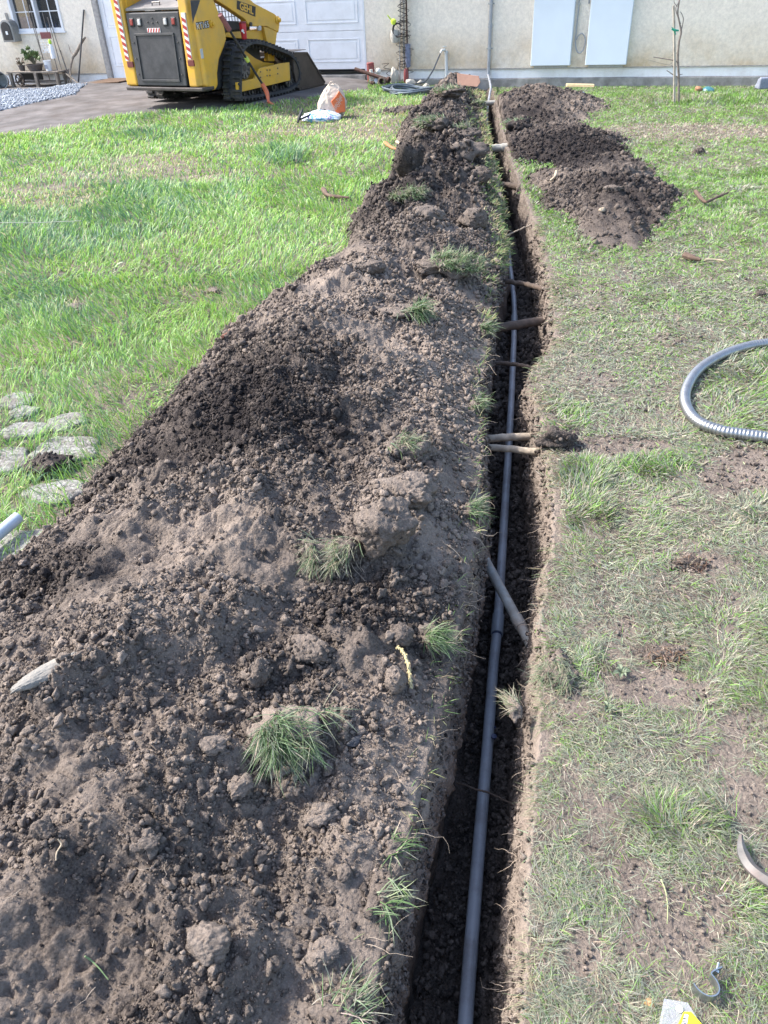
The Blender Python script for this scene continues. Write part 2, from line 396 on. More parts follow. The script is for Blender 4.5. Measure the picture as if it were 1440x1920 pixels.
xw = l_ + 0.015 * f + wn * np.minimum(f * 6, 1) + 0.012 * np.sin(f * 7 + yy * 3) * f
zw = zl - dp * f ** 1.0
nf = 16; g2 = np.linspace(0, 1, nf + 2)[None, 1:-1]
xr_top = r_
fr = np.linspace(1, 0, 64)[None, :]
wr = 0.024 * fbm(yy, fr * 0.45 + 9, 8, 4, 95) + 0.016 * fbm(yy, fr * .45, 28, 4, 97, .65) + .008 * billow(yy, fr * .45, 40, 2, 98)
wide = r_ - l_
xr = r_ - np.minimum(0.055, wide * .25) * fr ** 0.55 - wr * np.minimum(fr * 4, 1)
zrw = zr - dp * fr ** 1.0 - 0.012 * np.minimum(fr * 4, 1) * (1 - fr)
xf = xw[:, -1:] + (xr[:, :1] - xw[:, -1:]) * g2
zf = (zl - dp) + 0.025 * fbm(xf, yy, 8, 4, 99) * np.minimum(dp * 5, 1) + 0.03 * (np.abs(g2 - .5) * 2) ** 2 * np.minimum(dp * 5, 1)
fanw = np.clip(.95 + .46 * yy, .9, 9)
xo = r_ + gr[None, :] * fanw
def ground_detail(x, y):
    return base(x, y) + 0.006 * fbm(x, y, 5, 4, 121) + 0.004 * fbm(x, y, 22, 3, 125)
X = np.concatenate([xl, xw, xf, xr, xo], 1)
Yr = np.repeat(yy, X.shape[1], 1)
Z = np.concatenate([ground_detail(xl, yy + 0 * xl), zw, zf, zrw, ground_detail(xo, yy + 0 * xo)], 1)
# soft hollow lips
tint = 0.62 + 0.3 * fbm(X, Yr, 2.5, 4, 131)
nl = xl.shape[1]; nwl = xw.shape[1]
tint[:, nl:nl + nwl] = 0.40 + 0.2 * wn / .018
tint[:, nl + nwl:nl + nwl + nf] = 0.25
k0 = nl + nwl + nf; tint[:, k0:k0 + 64] = np.interp(np.repeat(fr, len(ys), 0), [0, .5, 1], [.74, .62, .25]) + .42 * (1 - sstep(1.6, 3.2, yy)) * (1 - fr) + .35 * fbm(yy + 0 * fr, fr * .45 + 0 * yy, 14, 4, 133) * 1.4 - .25 * sstep(4, 9, yy)  # painted sun and shade on the right wall: paler high and near, darker far
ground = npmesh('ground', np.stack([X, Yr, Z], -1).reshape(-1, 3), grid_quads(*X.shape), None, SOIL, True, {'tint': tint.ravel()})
tag(ground, kind='structure')
del X, Yr, Z

# ---- the long ridge of spoil
ysm = np.concatenate([np.arange(-.6, .4, .03), rows(.4, 15.4, .0042, 1.0)]); yy = ysm[:, None]
tt = np.concatenate([np.linspace(-.03, 1, 420)])[None, :]
l_ = ML(yy); r_ = LL(yy); x = l_ + (r_ - .004 - l_) * tt
z = base(x, yy) + ridge(x, yy) - 0.004
jf = np.linspace(0, 1, 30)[None, 1:]
nzo = fbm(yy, jf * .22 + 4, 11, 4, 93); nz2 = fbm(yy, jf * .3 + 2, 34, 3, 94)
over = r_ - .004 + .030 * jf ** .7 * np.clip(1.6 - .2 * yy, .3, 1.3) + (.026 * nzo + .014 * nz2) * np.minimum(jf * 4, 1)
over[:, -1] = r_[:, 0] - .03
ze = z[:, -1:]; zo = ze * (1 - jf) + (base(r_, yy) - .17) * jf + .006 * nz2
X = np.concatenate([x, over], 1); Z = np.concatenate([z, zo], 1); Yr = np.repeat(yy, X.shape[1], 1)
o = npmesh('soil_ridge', np.stack([X, Yr, Z], -1).reshape(-1, 3), grid_quads(*X.shape), None, SOIL, True, {'tint': tint_of(X, Yr).ravel()})
tag(o, 'long ridge of dark crumbly dug soil heaped along the left side of the trench', 'soil ridge')
HL = ['wide low heap of dug soil on the right lawn, nearest of three', 'darkest small heap of moist soil right of the trench, between two others', 'brown soil heap right of the trench nearest the house wall']
for hp, lb in zip(HEAPS, HL):
    na, nr = 320, 130; a = np.linspace(0, 2 * pi, na, endpoint=False)[None, :]; q = np.linspace(0.002, 1.06, nr)[:, None]
    rr = np.interp(a, hp.a, hp.r); x = hp.c[0] + np.cos(a) * rr * q; y = hp.c[1] + np.sin(a) * rr * q
    x = np.maximum(x, LR(y) + .03); z = base(x, y) + np.where(x <= LR(y) + .031, .002, hp.height(x, y))
    o = npmesh('soil_heap', np.stack([x, y, z], -1).reshape(-1, 3), grid_quads(nr, na, True), None, SOIL, True, {'tint': tint_of(x, y).ravel()})
    tag(o, lb, 'soil heap', 'heaps of dug soil on the right of the trench')

# ------------------------------------------------------------------ clods
def ico(sub):
    import bmesh
    bm = bmesh.new(); bmesh.ops.create_icosphere(bm, subdivisions=sub, radius=1.0)
    v = np.array([list(p.co) for p in bm.verts]); f = np.array([[q.index for q in g.verts] for g in bm.faces]); bm.free(); return v, f
def lump_shape(v, seed, amp=.3, f=1.3, facet=0.25):
    n = pn(v[:, 0] * f + seed * 3.1, v[:, 1] * f + 1.7, seed) + pn(v[:, 1] * f - seed, v[:, 2] * f + 4.2, seed + 1) + pn(v[:, 2] * f + 8.8, v[:, 0] * f - seed * 2, seed + 2)
    n2 = pn(v[:, 0] * f * 3.3 + seed, v[:, 1] * f * 3.3 + v[:, 2] * 2.2, seed + 3)
    r = 1 + amp * n + amp * .35 * n2
    g = np.random.default_rng(seed)
    for k in range(7):                       # planes that cut the lump flat
        d = g.normal(size=3); d /= np.linalg.norm(d); h = g.uniform(.62, .95); q = (v * r[:, None]) @ d
        over = q > h; r = np.where(over, r * (1 - facet + facet * h / np.maximum(q, 1e-3)) if facet < 1 else r * h / np.maximum(q, 1e-3), r)
    return v * r[:, None]
def rotmats(n, g):
    q = g.normal(size=(n, 4)); q /= np.linalg.norm(q, axis=1)[:, None]; a, b, c, d = q.T
    return np.stack([1 - 2 * (c * c + d * d), 2 * (b * c - a * d), 2 * (b * d + a * c), 2 * (b * c + a * d), 1 - 2 * (b * b + d * d), 2 * (c * d - a * b), 2 * (b * d - a * c), 2 * (c * d + a * b), 1 - 2 * (b * b + c * c)], 1).reshape(-1, 3, 3)
def clods(name, x, y, z, size, tnt, material, seed=3, sub=2, squash=True):
    g = np.random.default_rng(seed); v0, f0 = ico(sub); T = [lump_shape(v0, 100 + k, .42, 1.5, 1.0) for k in range(10)]
    if sub > 2: T = [t * (1 + .16 * (pn(t[:, 0] * 3 + k, t[:, 1] * 3 + t[:, 2] * 2.3, k) + .7 * pn(t[:, 1] * 6.5, t[:, 2] * 6.5 + t[:, 0] * 4, k + 1)))[:, None] for k, t in enumerate(T)]
    n = len(x); which = g.integers(0, 10, n); V = np.zeros((n, len(v0), 3), np.float32)
    Rm = rotmats(n, g); st = g.uniform(.5, 1.3, (n, 3))
    for k in range(10):
        m = which == k
        V[m] = np.einsum('nij,vj->nvi', Rm[m] * st[m][:, None, :], T[k])
    V *= size[:, None, None]; V += np.stack([x, y, z], 1)[:, None, :]
    Fc = (f0[None] + (np.arange(n) * len(v0))[:, None, None]).reshape(-1, 3)
    return npmesh(name, V.reshape(-1, 3), None, Fc, material, True, {'tint': np.repeat(tnt, len(v0))})
def sample_ridge(n, y0, y1, g):
    y = g.uniform(y0, y1, n); t = g.uniform(-.02, .985, n); l = ML(y); x = l + (LL(y) - l) * t; return x, y
allx, ally, alls = [], [], []
for (y0, y1, n, s0, s1) in ((.35, 1.2, 42000, .0017, .015), (1.2, 2.2, 42000, .0021, .016), (2.2, 3.6, 34000, .003, .018), (3.6, 6, 17000, .0045, .023), (6, 10, 12000, .007, .034), (10, 15.2, 6500, .011, .045)):
    x, y = sample_ridge(n, y0, y1, rng)
    u = rng.random(n); s = s0 * (1 - u * (1 - (s0 / s1) ** 2.0)) ** (-1 / 2.0)
    dens = 0.55 + 2.7 * fbm(x, y, 2.0, 3, 141) + 0.35 * (1 - tint_of(x, y))
    k = rng.random(n) < np.clip(dens, .06, 1)
    allx.append(x[k]); ally.append(y[k]); alls.append(s[k])
x = np.concatenate(allx); y = np.concatenate(ally); s = np.concatenate(alls)
z = base(x, y) + ridge(x, y) + s * rng.uniform(-.1, .45, len(s))
tn = tint_of(x, y) + rng.normal(0, .22, len(x)) + .02
big = s > .0055 * np.clip(y / 1.6, 1, 9); huge = s > .0095 * np.clip(y / 1.6, 1, 9)
o = clods('soil_lumps', x[huge], y[huge], z[huge], s[huge], tn[huge], SOIL, 13, 3); tag(o, 'broken lumps of soil lying all over the long spoil ridge', 'soil lumps', kind='stuff')
big &= ~huge; print('huge', huge.sum(), big.sum(), (~big & ~huge).sum())
o = clods('soil_clods', x[big], y[big], z[big], s[big], tn[big], SOIL, 3, 2); tag(o, 'loose clods of dark soil scattered all over the long spoil ridge', 'soil clods', kind='stuff')
o = clods('soil_crumbs', x[~big & ~huge], y[~big & ~huge], z[~big & ~huge], s[~big & ~huge], tn[~big & ~huge], SOIL, 4, 1); tag(o, 'fine crumbs of soil covering the long spoil ridge', 'soil crumbs', kind='stuff')
hx, hy, hs = [], [], []
for hp in HEAPS:
    n = 8500; a = rng.uniform(0, 2 * pi, n); q = np.sqrt(rng.uniform(0, 1.28, n)); rr = np.interp(a, hp.a, hp.r) * q
    hx.append(hp.c[0] + np.cos(a) * rr); hy.append(hp.c[1] + np.sin(a) * rr); hs.append(.005 + .022 * rng.random(n) ** 7)
x = np.concatenate(hx); y = np.concatenate(hy); s = np.concatenate(hs); k = x > LR(y) + .05; x, y, s = x[k], y[k], s[k]
o = clods('heap_clods', x, y, surf(x, y) + s * rng.uniform(-.1, .4, len(s)), s, tint_of(x, y) + rng.normal(0, .13, len(x)), SOIL, 5, 2); tag(o, 'loose clods of soil on the three heaps right of the trench', 'soil clods', kind='stuff')
# crumbs stuck on the sloping left bank
n = 5200; y = .4 + 4.5 * rng.random(n) ** 1.5; f_ = rng.random(n); s = .002 + .007 * rng.random(n) ** 3 * np.clip(y / 1.5, 1, 3)
zt = base(LL(y) - .02, y) + ridge(LL(y) - .02, y); x = LL(y) + .002 + .026 * f_ ** .7 * np.clip(1.6 - .2 * y, .3, 1.3); z = zt * (1 - f_) - .13 * f_
o = clods('bank_crumbs', x, y, z, s, rng.normal(.45, .2, n), SOIL, 16, 1); tag(o, 'crumbs of soil clinging to the left bank of the trench', 'soil crumbs', kind='stuff')
n = 4200; y = .4 + 5.5 * rng.random(n) ** 1.6; f_ = rng.random(n) ** 1.3; s = .0018 + .007 * rng.random(n) ** 3 * np.clip(y / 1.5, 1, 3); k = fbm(y, f_, 5, 3, 12) > -.1; y, f_, s = y[k], f_[k], s[k]
r = LR(y); x = r - np.minimum(.055, (r - LL(y)) * .25) * f_ ** .55 - .004; z = base(r, y) - f_ * .28
o = clods('wall_crumbs', x, y, z, s, rng.normal(.5, .25, len(y)), SOIL, 17, 1); tag(o, 'crumbs of soil clinging to the right wall of the trench', 'soil crumbs', kind='stuff')
# crumbs on the trench floor, its right wall lip and bare patches
n = 9000; y = .35 + 6 * rng.random(n) ** 1.6; f_ = rng.random(n); l = LL(y); r = LR(y); x = l + .03 + (r - l - .08) * f_
s = .003 + .010 * rng.random(n) ** 3 * np.clip(y / 1.5, 1, 3)
o = clods('trench_crumbs', x, y, base(l, y) - depth(y) + .02 + .02 * (np.abs(f_ - .5) * 2) ** 2, s, rng.normal(.3, .15, n), SOIL, 6, 1); tag(o, 'crumbs of soil fallen on the trench floor', 'soil crumbs', kind='stuff')
# ------------------------------------------------------------------ driveway, gravel, mulch
_de = np.array([G(a, b, .05)[:2] for a, b in ((0, 246), (60, 241), (130, 232), (200, 218), (300, 212), (400, 207), (460, 203), (520, 194), (580, 184), (640, 171), (690, 163))])
_dx = np.r_[-16, _de[:, 0], .14]; _dy = np.r_[7.0, _de[:, 1], 16.6]
def drive_edge(x): return np.interp(x, _dx, _dy) + .05 * fbm(x, np.asarray(x) * 0, 3, 3, 201)
nx = 260; xs = np.linspace(-16, .12, nx)[None, :]; q = (np.linspace(0, 1, 120) ** 1.3)[:, None]
y0 = drive_edge(xs); y1 = WO[1] + (xs - WO[0]) * WD[1] / WD[0] + .3
y = y0 + (y1 - y0) * q; x = xs + 0 * q
z = base(x, y) + .012 * sstep(0, .05, q) + .004 * fbm(x, y, 4, 4, 205) - .006
DRIVE = mat('driveway_concrete', (.135, .125, .122), .9, var=.3, scale=3, bump=.01, bscale=40, spec=.2, dirt=(.075, .062, .055), dirt_amt=.8, dirt_scale=2.2)
tag(npmesh('driveway', np.stack([x, y, z], -1).reshape(-1, 3), grid_quads(120, nx), None, DRIVE), kind='structure')
_gx = np.array([G(a, b)[:2] for a, b in ((0, 217), (60, 206), (110, 196), (145, 187), (152, 178), (165, 168))])
def in_gravel(x, y):
    lim = np.interp(y, _gx[:, 1], _gx[:, 0], left=-8)
    lim = np.where(y < _gx[0, 1], _gx[0, 0] - (_gx[0, 1] - y) * 1.6, lim)
    return (x < lim + .04 * fbm(x, y, 5, 2, 7)) & (wall_dist(x, y) > .9)
n = 16000; x = rng.uniform(-8.5, -4.9, n); y = rng.uniform(12.2, 17.8, n); k = in_gravel(x, y); x, y = x[k], y[k]; s = rng.uniform(.012, .028, len(x))
GRAV = mat('gravel_stone', (.25, .28, .32), .85, var=.35, scale=14, bump=.002, bscale=80)
o = clods('gravel', x, y, base(x, y) + .012 + s * .3, s, s * 0, GRAV, 8, 1); tag(o, 'pale grey gravel bed beside the driveway', 'gravel', kind='stuff')
m_ = 40; gx = np.linspace(-9, -4.9, 90)[None, :]; gy = np.linspace(12, 17.9, 90)[:, None]; X = gx + 0 * gy; Y = gy + 0 * gx
Zg = base(X, Y) + np.where(in_gravel(X, Y), .016, -.06)
tag(npmesh('gravel_bed', np.stack([X, Y, Zg], -1).reshape(-1, 3), grid_quads(90, 90), None, GRAV), kind='structure')

# ------------------------------------------------------------------ grass
GRASS = grass_mat('grass_blade')
def blades(name, x, y, z, L, W, lean, az, col, bend=.5, seg=3, seed=1, mat_=None, parent=None, tip=(1, 1, 1)):
    g = np.random.default_rng(seed); n = len(x)
    L = np.broadcast_to(L, n).astype(float); W = np.broadcast_to(W, n).astype(float); lean = np.broadcast_to(lean, n).astype(float); bend = np.broadcast_to(bend, n).astype(float)
    d = np.stack([np.cos(az), np.sin(az)], 1); tw = az + pi / 2 + g.normal(0, .5, n); wd = np.stack([np.cos(tw), np.sin(tw), g.normal(0, .35, n)], 1)
    kk = g.normal(0, .25, n)
    P = np.stack([x, y, z], 1); V = []; Cc = []
    for i in range(seg + 1):
        f = i / seg
        if i:
            th = np.clip(lean + bend * (f - .5 / seg), -.2, 1.9); ds = L / seg; a2 = az + kk * f
            P = P + np.stack([np.cos(a2) * np.sin(th) * ds, np.sin(a2) * np.sin(th) * ds, np.cos(th) * ds], 1)
        c = col * (1 - f * (1 - np.array(tip)))
        if i < seg:
            ww = (W * (1 - .55 * f) / 2)[:, None]; V += [P - wd * ww, P + wd * ww]; Cc += [c, c]
        else: V.append(P.copy()); Cc.append(c)
    nv = 2 * seg + 1; V = np.stack(V, 1).reshape(-1, 3); Cc = np.stack(Cc, 1).reshape(-1, 3)
    b = (np.arange(n) * nv)[:, None]
    Q = np.concatenate([b + np.array([[2 * i, 2 * i + 1, 2 * i + 3, 2 * i + 2]]) for i in range(seg - 1)]) if seg > 1 else None
    T = b + np.array([[2 * seg - 2, 2 * seg - 1, 2 * seg]])
    return npmesh(name, V, Q, T, mat_ or GRASS, True, {'Col': np.clip(Cc, .004, .9)}, parent)
def ell(px, py, lst):
    m = np.zeros(np.shape(px))
    for cx, cy, rx, ry, a in lst: m = np.maximum(m, a * np.clip(1.6 - 1.6 * (((px - cx) / rx) ** 2 + ((py - cy) / ry) ** 2), 0, 1))
    return m
def colmix(n, g, cols, wts):
    """one colour per blade picked from a palette, with jitter"""
    cols = np.array(cols); cw = np.cumsum(np.stack([np.broadcast_to(q, n) for q in wts]), 0); cw = cw / cw[-1]; u = g.random(n)
    k = (u[None] > cw).sum(0).clip(0, len(cols) - 1); c = cols[k] * g.normal(1, .16, (n, 1)).clip(.5, 1.6) * g.normal(1, .06, (n, 3))
    return c
STONES = [(122, 848, .24, .15), (128, 793, .15, .10), (45, 811, .17, .10), (32, 753, .14, .11), (8, 868, .17, .13), (108, 925, .20, .10), (48, 1025, .20, .13), (45, 775, .11, .07), (75, 885, .10, .06)]
stone_g = [(G(a, b)[0], G(a, b)[1], p, q) for a, b, p, q in STONES]
def on_stone(x, y):
    m = np.zeros(np.shape(x), bool)
    for cx, cy, a, b in stone_g: m |= ((x - cx) / (a * .62)) ** 2 + ((y - cy) / (b * .75)) ** 2 < 1
    return m
# -- left lawn
def left_lawn(y0, y1, dens, seed, wide=0.0):
    g = np.random.default_rng(seed); xl = -1.0 - .62 * y1 - wide; n = int((1.5 - xl) * (y1 - y0) * dens)
    x = g.uniform(xl, 1.5, n); y = g.uniform(y0, y1, n)
    k = (x < ML(y) + g.normal(.01, .02, n)) & (y < drive_edge(x) + g.normal(-.03, .03, n)) & (x > -.6 - .53 * y - .5 - wide)
    if wide: k &= x < -1.0 - .53 * y
    x, y = x[k], y[k]
    px, py = proj(x, y, 0 * x)
    dry = ell(px, py, [(95, 372, 120, 32, .9), (560, 245, 70, 16, .9), (290, 312, 110, 26, .75), (450, 262, 90, 16, .6), (660, 235, 130, 40, .9), (600, 205, 130, 16, .6), (720, 200, 90, 20, .5), (145, 578, 30, 14, .8), (385, 552, 60, 16, .5), (340, 330, 100, 14, .5), (200, 330, 160, 18, .4), (540, 222, 60, 9, .8)])
    k = g.random(len(x)) > np.clip(dry * .35, 0, .9); k &= ~((g.random(len(x)) < .62) & on_stone(x, y)); x, y, px, py, dry = x[k], y[k], px[k], py[k], dry[k]
    n = len(x); tall = ell(px, py, [(530, 296, 50, 18, 1), (255, 352, 120, 22, .8), (290, 255, 90, 14, .6), (80, 440, 160, 60, .8), (200, 400, 200, 60, .6), (60, 560, 90, 60, .5), (180, 620, 120, 40, .3)])
    cl = fbm(x, y, 1.1, 3, 211); cl2 = fbm(x, y, 3.5, 3, 215)
    blue = np.clip(tall + .35 + 1.0 * cl, 0.06, 1)
    c = colmix(n, g, [(.28, .46, .10), (.19, .37, .08), (.12, .23, .13), (.42, .54, .30), (.45, .41, .25)],
               [np.clip(1.0 + 1.2 * cl2 - .8 * tall, .1, 2), 1.0, blue * 1.0 + 1.5 * tall, .30, .10 + 1.8 * dry])
    Lb = (.045 + .045 * g.random(n) + .04 * np.clip(tall, 0, 1) + .10 * ell(px, py, [(530, 296, 50, 18, 1)]) + .02 * cl2) * (1 - .45 * np.clip(dry, 0, 1)) * np.where(y < 4.5, 1.15, 1)
    Wd = .0036 * np.clip(y / 3.2, 1, 3.4) * g.uniform(.6, 1.4, n)
    sw = 3.0 * pi * fbm(x, y, .55, 2, 231) + g.normal(0, .95, n)
    lean = np.clip(.42 + .45 * fbm(x, y, 2.0, 2, 241) + g.normal(0, .25, n), 0, 1.3)
    return x, y, base(x, y), Lb, Wd, lean, sw, c
packs = [left_lawn(1.6, 3.3, 5200, 1), left_lawn(3.3, 5.2, 4600, 2), left_lawn(5.2, 8, 2700, 3), left_lawn(8, 16.2, 1150, 4), left_lawn(.2, 5, 3000, 5, 1.5), left_lawn(5, 14, 1300, 6, 1.8)]
P_ = [np.concatenate([p[i] for p in packs]) for i in range(8)]
o = blades('lawn_grass', P_[0], P_[1], P_[2], P_[3], P_[4], P_[5], P_[6], P_[7], bend=.8, seg=3, seed=5, tip=(1.15, 1.1, 1.1))
tag(o, 'lush bright green lawn grass left of the spoil ridge', 'grass', kind='stuff')
# -- right lawn
BARE = [(1235, 1290, 120, 48, 1), (1395, 885, 95, 55, 1.1), (1290, 1715, 120, 95, 1), (1085, 1790, 45, 60, .9), (1150, 838, 120, 26, .9), (1315, 1062, 60, 26, .8), (1245, 1222, 70, 26, .8), (1400, 1500, 60, 60, .7), (1290, 248, 210, 20, .85), (1400, 1350, 60, 30, .5), (1190, 1790, 60, 40, .5), (1120, 715, 50, 18, .5), (1240, 640, 50, 14, .4), (1060, 820, 40, 20, .6), (1170, 1180, 40, 30, .4), (1060, 1440, 30, 40, .4), (1350, 1130, 60, 20, .4), (1090, 1600, 40, 30, .5), (1260, 185, 120, 10, .5), (1180, 1640, 40, 40, .6), (1100, 560, 90, 30, .35), (1000, 262, 60, 14, .7), (1360, 1640, 60, 20, .6), (1060, 1330, 40, 50, .5), (1330, 430, 40, 10, .3)]
def right_lawn(y0, y1, dens, seed, wide=0.0):
    g = np.random.default_rng(seed); xr = .2 + .56 * y1 + .3 + wide; x0 = LR(np.array([y0]))[0] - .2; n = int((xr - x0) * (y1 - y0) * dens)
    x = g.uniform(x0, xr, n); y = g.uniform(y0, y1, n); rr = LR(y)
    k = (x > rr + g.normal(.018, .016, n) * np.clip(y, 1, 2)) & (x < .3 + .56 * y + .25 + wide) & (wall_dist(x, y) > .10)
    if wide: k &= x > .3 + .56 * y + .15
    x, y = x[k], y[k]
    for hp in HEAPS:
        q = hp.rho(x, y); k = q > .96 + g.normal(0, .03, len(x)); x, y = x[k], y[k]
    px, py = proj(x, y, 0 * x); bare = ell(px, py, BARE); nz = fbm(x, y, 5.5, 3, 251)
    lipd = (x - LR(y))
    bare = np.maximum(bare, np.clip(.75 - lipd / .055, 0, .8) * np.clip(.5 + 2.2 * fbm(y, y * 0 + 5, 2.2, 2, 19), 0, 1.2))
    k = g.random(len(x)) > np.clip(bare * 1.25 * (py > 320) + 1.5 * nz * (1 - sstep(2.2, 3.2, y)) + .10 * (y < 2.6), 0, .95); x, y, px, py, bare = x[k], y[k], px[k], py[k], bare[k]; n = len(x); dryf = bare * (py < 320) * (x > LR(y) + .5)
    far = sstep(3.2, 6.5, y)
    grn = ell(px, py, [(1090, 892, 60, 40, 1), (1230, 870, 90, 30, .8), (1100, 960, 60, 60, .8), (1050, 780, 70, 40, .8), (1290, 1535, 130, 45, 1), (1390, 720, 90, 90, .6), (1110, 1250, 50, 40, .6), (1420, 950, 40, 40, .8), (1100, 1730, 50, 50, .2), (1000, 340, 40, 30, .6), (1330, 180, 200, 22, 1.2), (1380, 1690, 60, 30, .7)])
    cl = fbm(x, y, 1.7, 3, 261)
    cl2 = np.clip(1 + 2.2 * fbm(x, y, 2.6, 3, 267), .1, 2.5)
    c = colmix(n, g, [(.19, .34, .07), (.27, .31, .21), (.23, .25, .20), (.42, .39, .30), (.32, .26, .20)],
               [(.42 + .9 * grn + 2.8 * far) * cl2 * (1 - .9 * np.clip(dryf, 0, 1)), 1.0 * (1 - .8 * np.clip(dryf, 0, 1)), np.clip(.75 - .5 * far + cl, .05, 2), .75 + .5 * bare - .40 * far + 1.2 * dryf, .20 + .35 * bare + 1.6 * dryf - .1 * far])
    Lb = (.017 + .022 * g.random(n)) * (1 + .8 * grn) * (1 - .3 * np.clip(bare, 0, 1)) * (1 + .1 * far)
    Wd = .00115 * np.clip(y / 1.1, 1, 8) ** .95 * g.uniform(.6, 1.5, n) * (1 + .5 * grn * (y < 4))
    lean = np.clip(1.22 - .55 * np.clip(grn, 0, 1) - .35 * far + g.normal(0, .25, n) + .4 * cl, .1, 1.55)
    az = 4.5 * pi * fbm(x, y, 2.0, 2, 271) + g.normal(0, .9, n)
    return x, y, base(x, y) + .003 + .012 * g.random(n) ** 2, Lb, Wd, lean, az, c
packs = [right_lawn(.38, 1.0, 80000, 11), right_lawn(1.0, 1.7, 60000, 12), right_lawn(1.7, 2.8, 32000, 13), right_lawn(2.8, 4.5, 15000, 14), right_lawn(4.5, 7.5, 8000, 15), right_lawn(7.5, 16.2, 3300, 16), right_lawn(.1, 2.0, 14000, 17, 1.5), right_lawn(2.0, 5, 6000, 18, 1.6), right_lawn(5, 16, 1600, 19, 1.8)]
P_ = [np.concatenate([p[i] for p in packs]) for i in range(8)]
o = blades('trodden_grass', P_[0], P_[1], P_[2], P_[3], P_[4], P_[5], P_[6], P_[7], bend=.45, seg=3, seed=6)
tag(o, 'short trodden grass mixed with straw right of the trench', 'grass', kind='stuff')
# -- fringes along both lips of the trench
FR = [(940, 470, 30), (945, 400, 50), (935, 340, 40), (925, 300, 40), (912, 250, 50), (905, 200, 40), (870, 165, 20), (930, 505, 20), (918, 560, 20), (912, 622, 14), (890, 760, 14), (880, 955, 10), (905, 590, 10), (878, 900, 10)]
g = np.random.default_rng(77); xs_, ys_, ls_ = [], [], []
yv = np.concatenate([g.uniform(6, 15, 3400), g.uniform(4.7, 6.6, 1300), g.uniform(3.7, 4.7, 260), g.uniform(2.2, 3.6, 130), g.uniform(.6, 2.2, 130)])
dl = np.abs(g.normal(.03, .07, len(yv))) * np.interp(yv, [1, 5, 8], [.4, .8, 1.7]); msk = fbm(yv, yv * 0, 3.2, 2, 281) + .12 * (yv > 5)
k = (msk > -.02) | (yv < 3.6); yv, dl = yv[k], dl[k]; xv = LL(yv) - dl + .01
n = len(xv); cc = colmix(n, g, [(.16, .27, .08), (.27, .29, .14), (.38, .33, .2)], [1, .8, .8])
o = blades('lip_grass', xv, yv, surf(xv - .01, yv, False) - .004, np.interp(yv, [1, 6, 14], [.035, .055, .07]) * g.uniform(.6, 1.3, n), .0019 * np.clip(yv / 1.3, 1, 7), np.clip(g.normal(.9, .45, n), 0, 1.7), g.normal(-.2, 1.0, n), cc, bend=.8, seg=3, seed=9)
tag(o, 'torn fringe of grass along the left lip of the trench', 'grass', kind='stuff')
yv = g.uniform(.45, 6, 6500) ** 1.0; n = len(yv); rr = LR(yv); ds = np.abs(g.normal(0, .025, n)) * np.clip(yv, 1, 2)
xv = rr + .002 + ds; cc = colmix(n, g, [(.40, .35, .24), (.19, .25, .12), (.28, .22, .15)], [.8, .9, .5]); k = fbm(yv, yv * 0, 4, 2, 301) > -.10
o = blades('lip_straw', xv[k], yv[k], base(xv[k], yv[k]), (.02 + .045 * g.random(n) ** 1.5)[k], (.0011 * np.clip(yv / 1.2, 1, 5))[k], np.clip(g.normal(1.35, .3, n), .3, 1.9)[k], g.normal(pi, .9, n)[k], cc[k], bend=.9, seg=3, seed=10)
tag(o, 'dry straw hanging over the right lip of the trench', 'straw', kind='stuff')
# -- fine hair roots out of both walls and off the ridge
def hairs(name, lab, n, fn, seed, rad):
    g = np.random.default_rng(seed); mb = MB()
    for i in range(n):
        p, d, L, r = fn(g); pts = [Vector(p)]; d = Vector(d).normalized()
        for k in range(6):
            d = (d + Vector(g.normal(0, .35, 3)) + Vector((0, 0, -.10))).normalized(); pts.append(pts[-1] + d * L / 6)
        mb.tube(pts, [r * (1 - .13 * k) for k in range(7)], 4, False)
    tag(mb.build(name, rad, smooth=True), lab, 'roots', kind='stuff')
HAIR = mat('hair_root', (.42, .34, .26), .8, var=.3)
def f1(g):
    y = .5 + 5.0 * g.random() ** 1.7; dz = g.random() ** 1.5 * .16; return (float(LR(y)) - .012 - .04 * dz / .16, y, float(base(LR(y), y)) - dz), (-1, g.normal(0, .5), .1), g.uniform(.02, .07), .0006 * max(1, y / 1.3)
hairs('wall_roots', 'fine pale roots hanging out of the right trench wall', 150, f1, 21, HAIR)
def f2(g):
    y = .5 + 4.0 * g.random() ** 1.3; x = float(LL(y)) - abs(g.normal(0, .06)); return (x, y, float(surf(x, y)) + .0), (1, g.normal(0, .6), -.1), g.uniform(.03, .11), .0006 * max(1, y / 1.3)
hairs('ridge_roots', 'fine pale roots trailing out of the soil along the left lip', 190, f2, 22, HAIR)
def f3(g):
    y = .4 + 2.6 * g.random(); x = float(ML(y)) + (float(LL(y)) - float(ML(y))) * g.uniform(.1, .95); return (x, y, float(surf(x, y, True)) + .003), (g.normal(), g.normal(), .25), g.uniform(.02, .06), .0006
hairs('straw_bits', 'bits of pale root and straw lying on the spoil ridge', 110, f3, 23, HAIR)
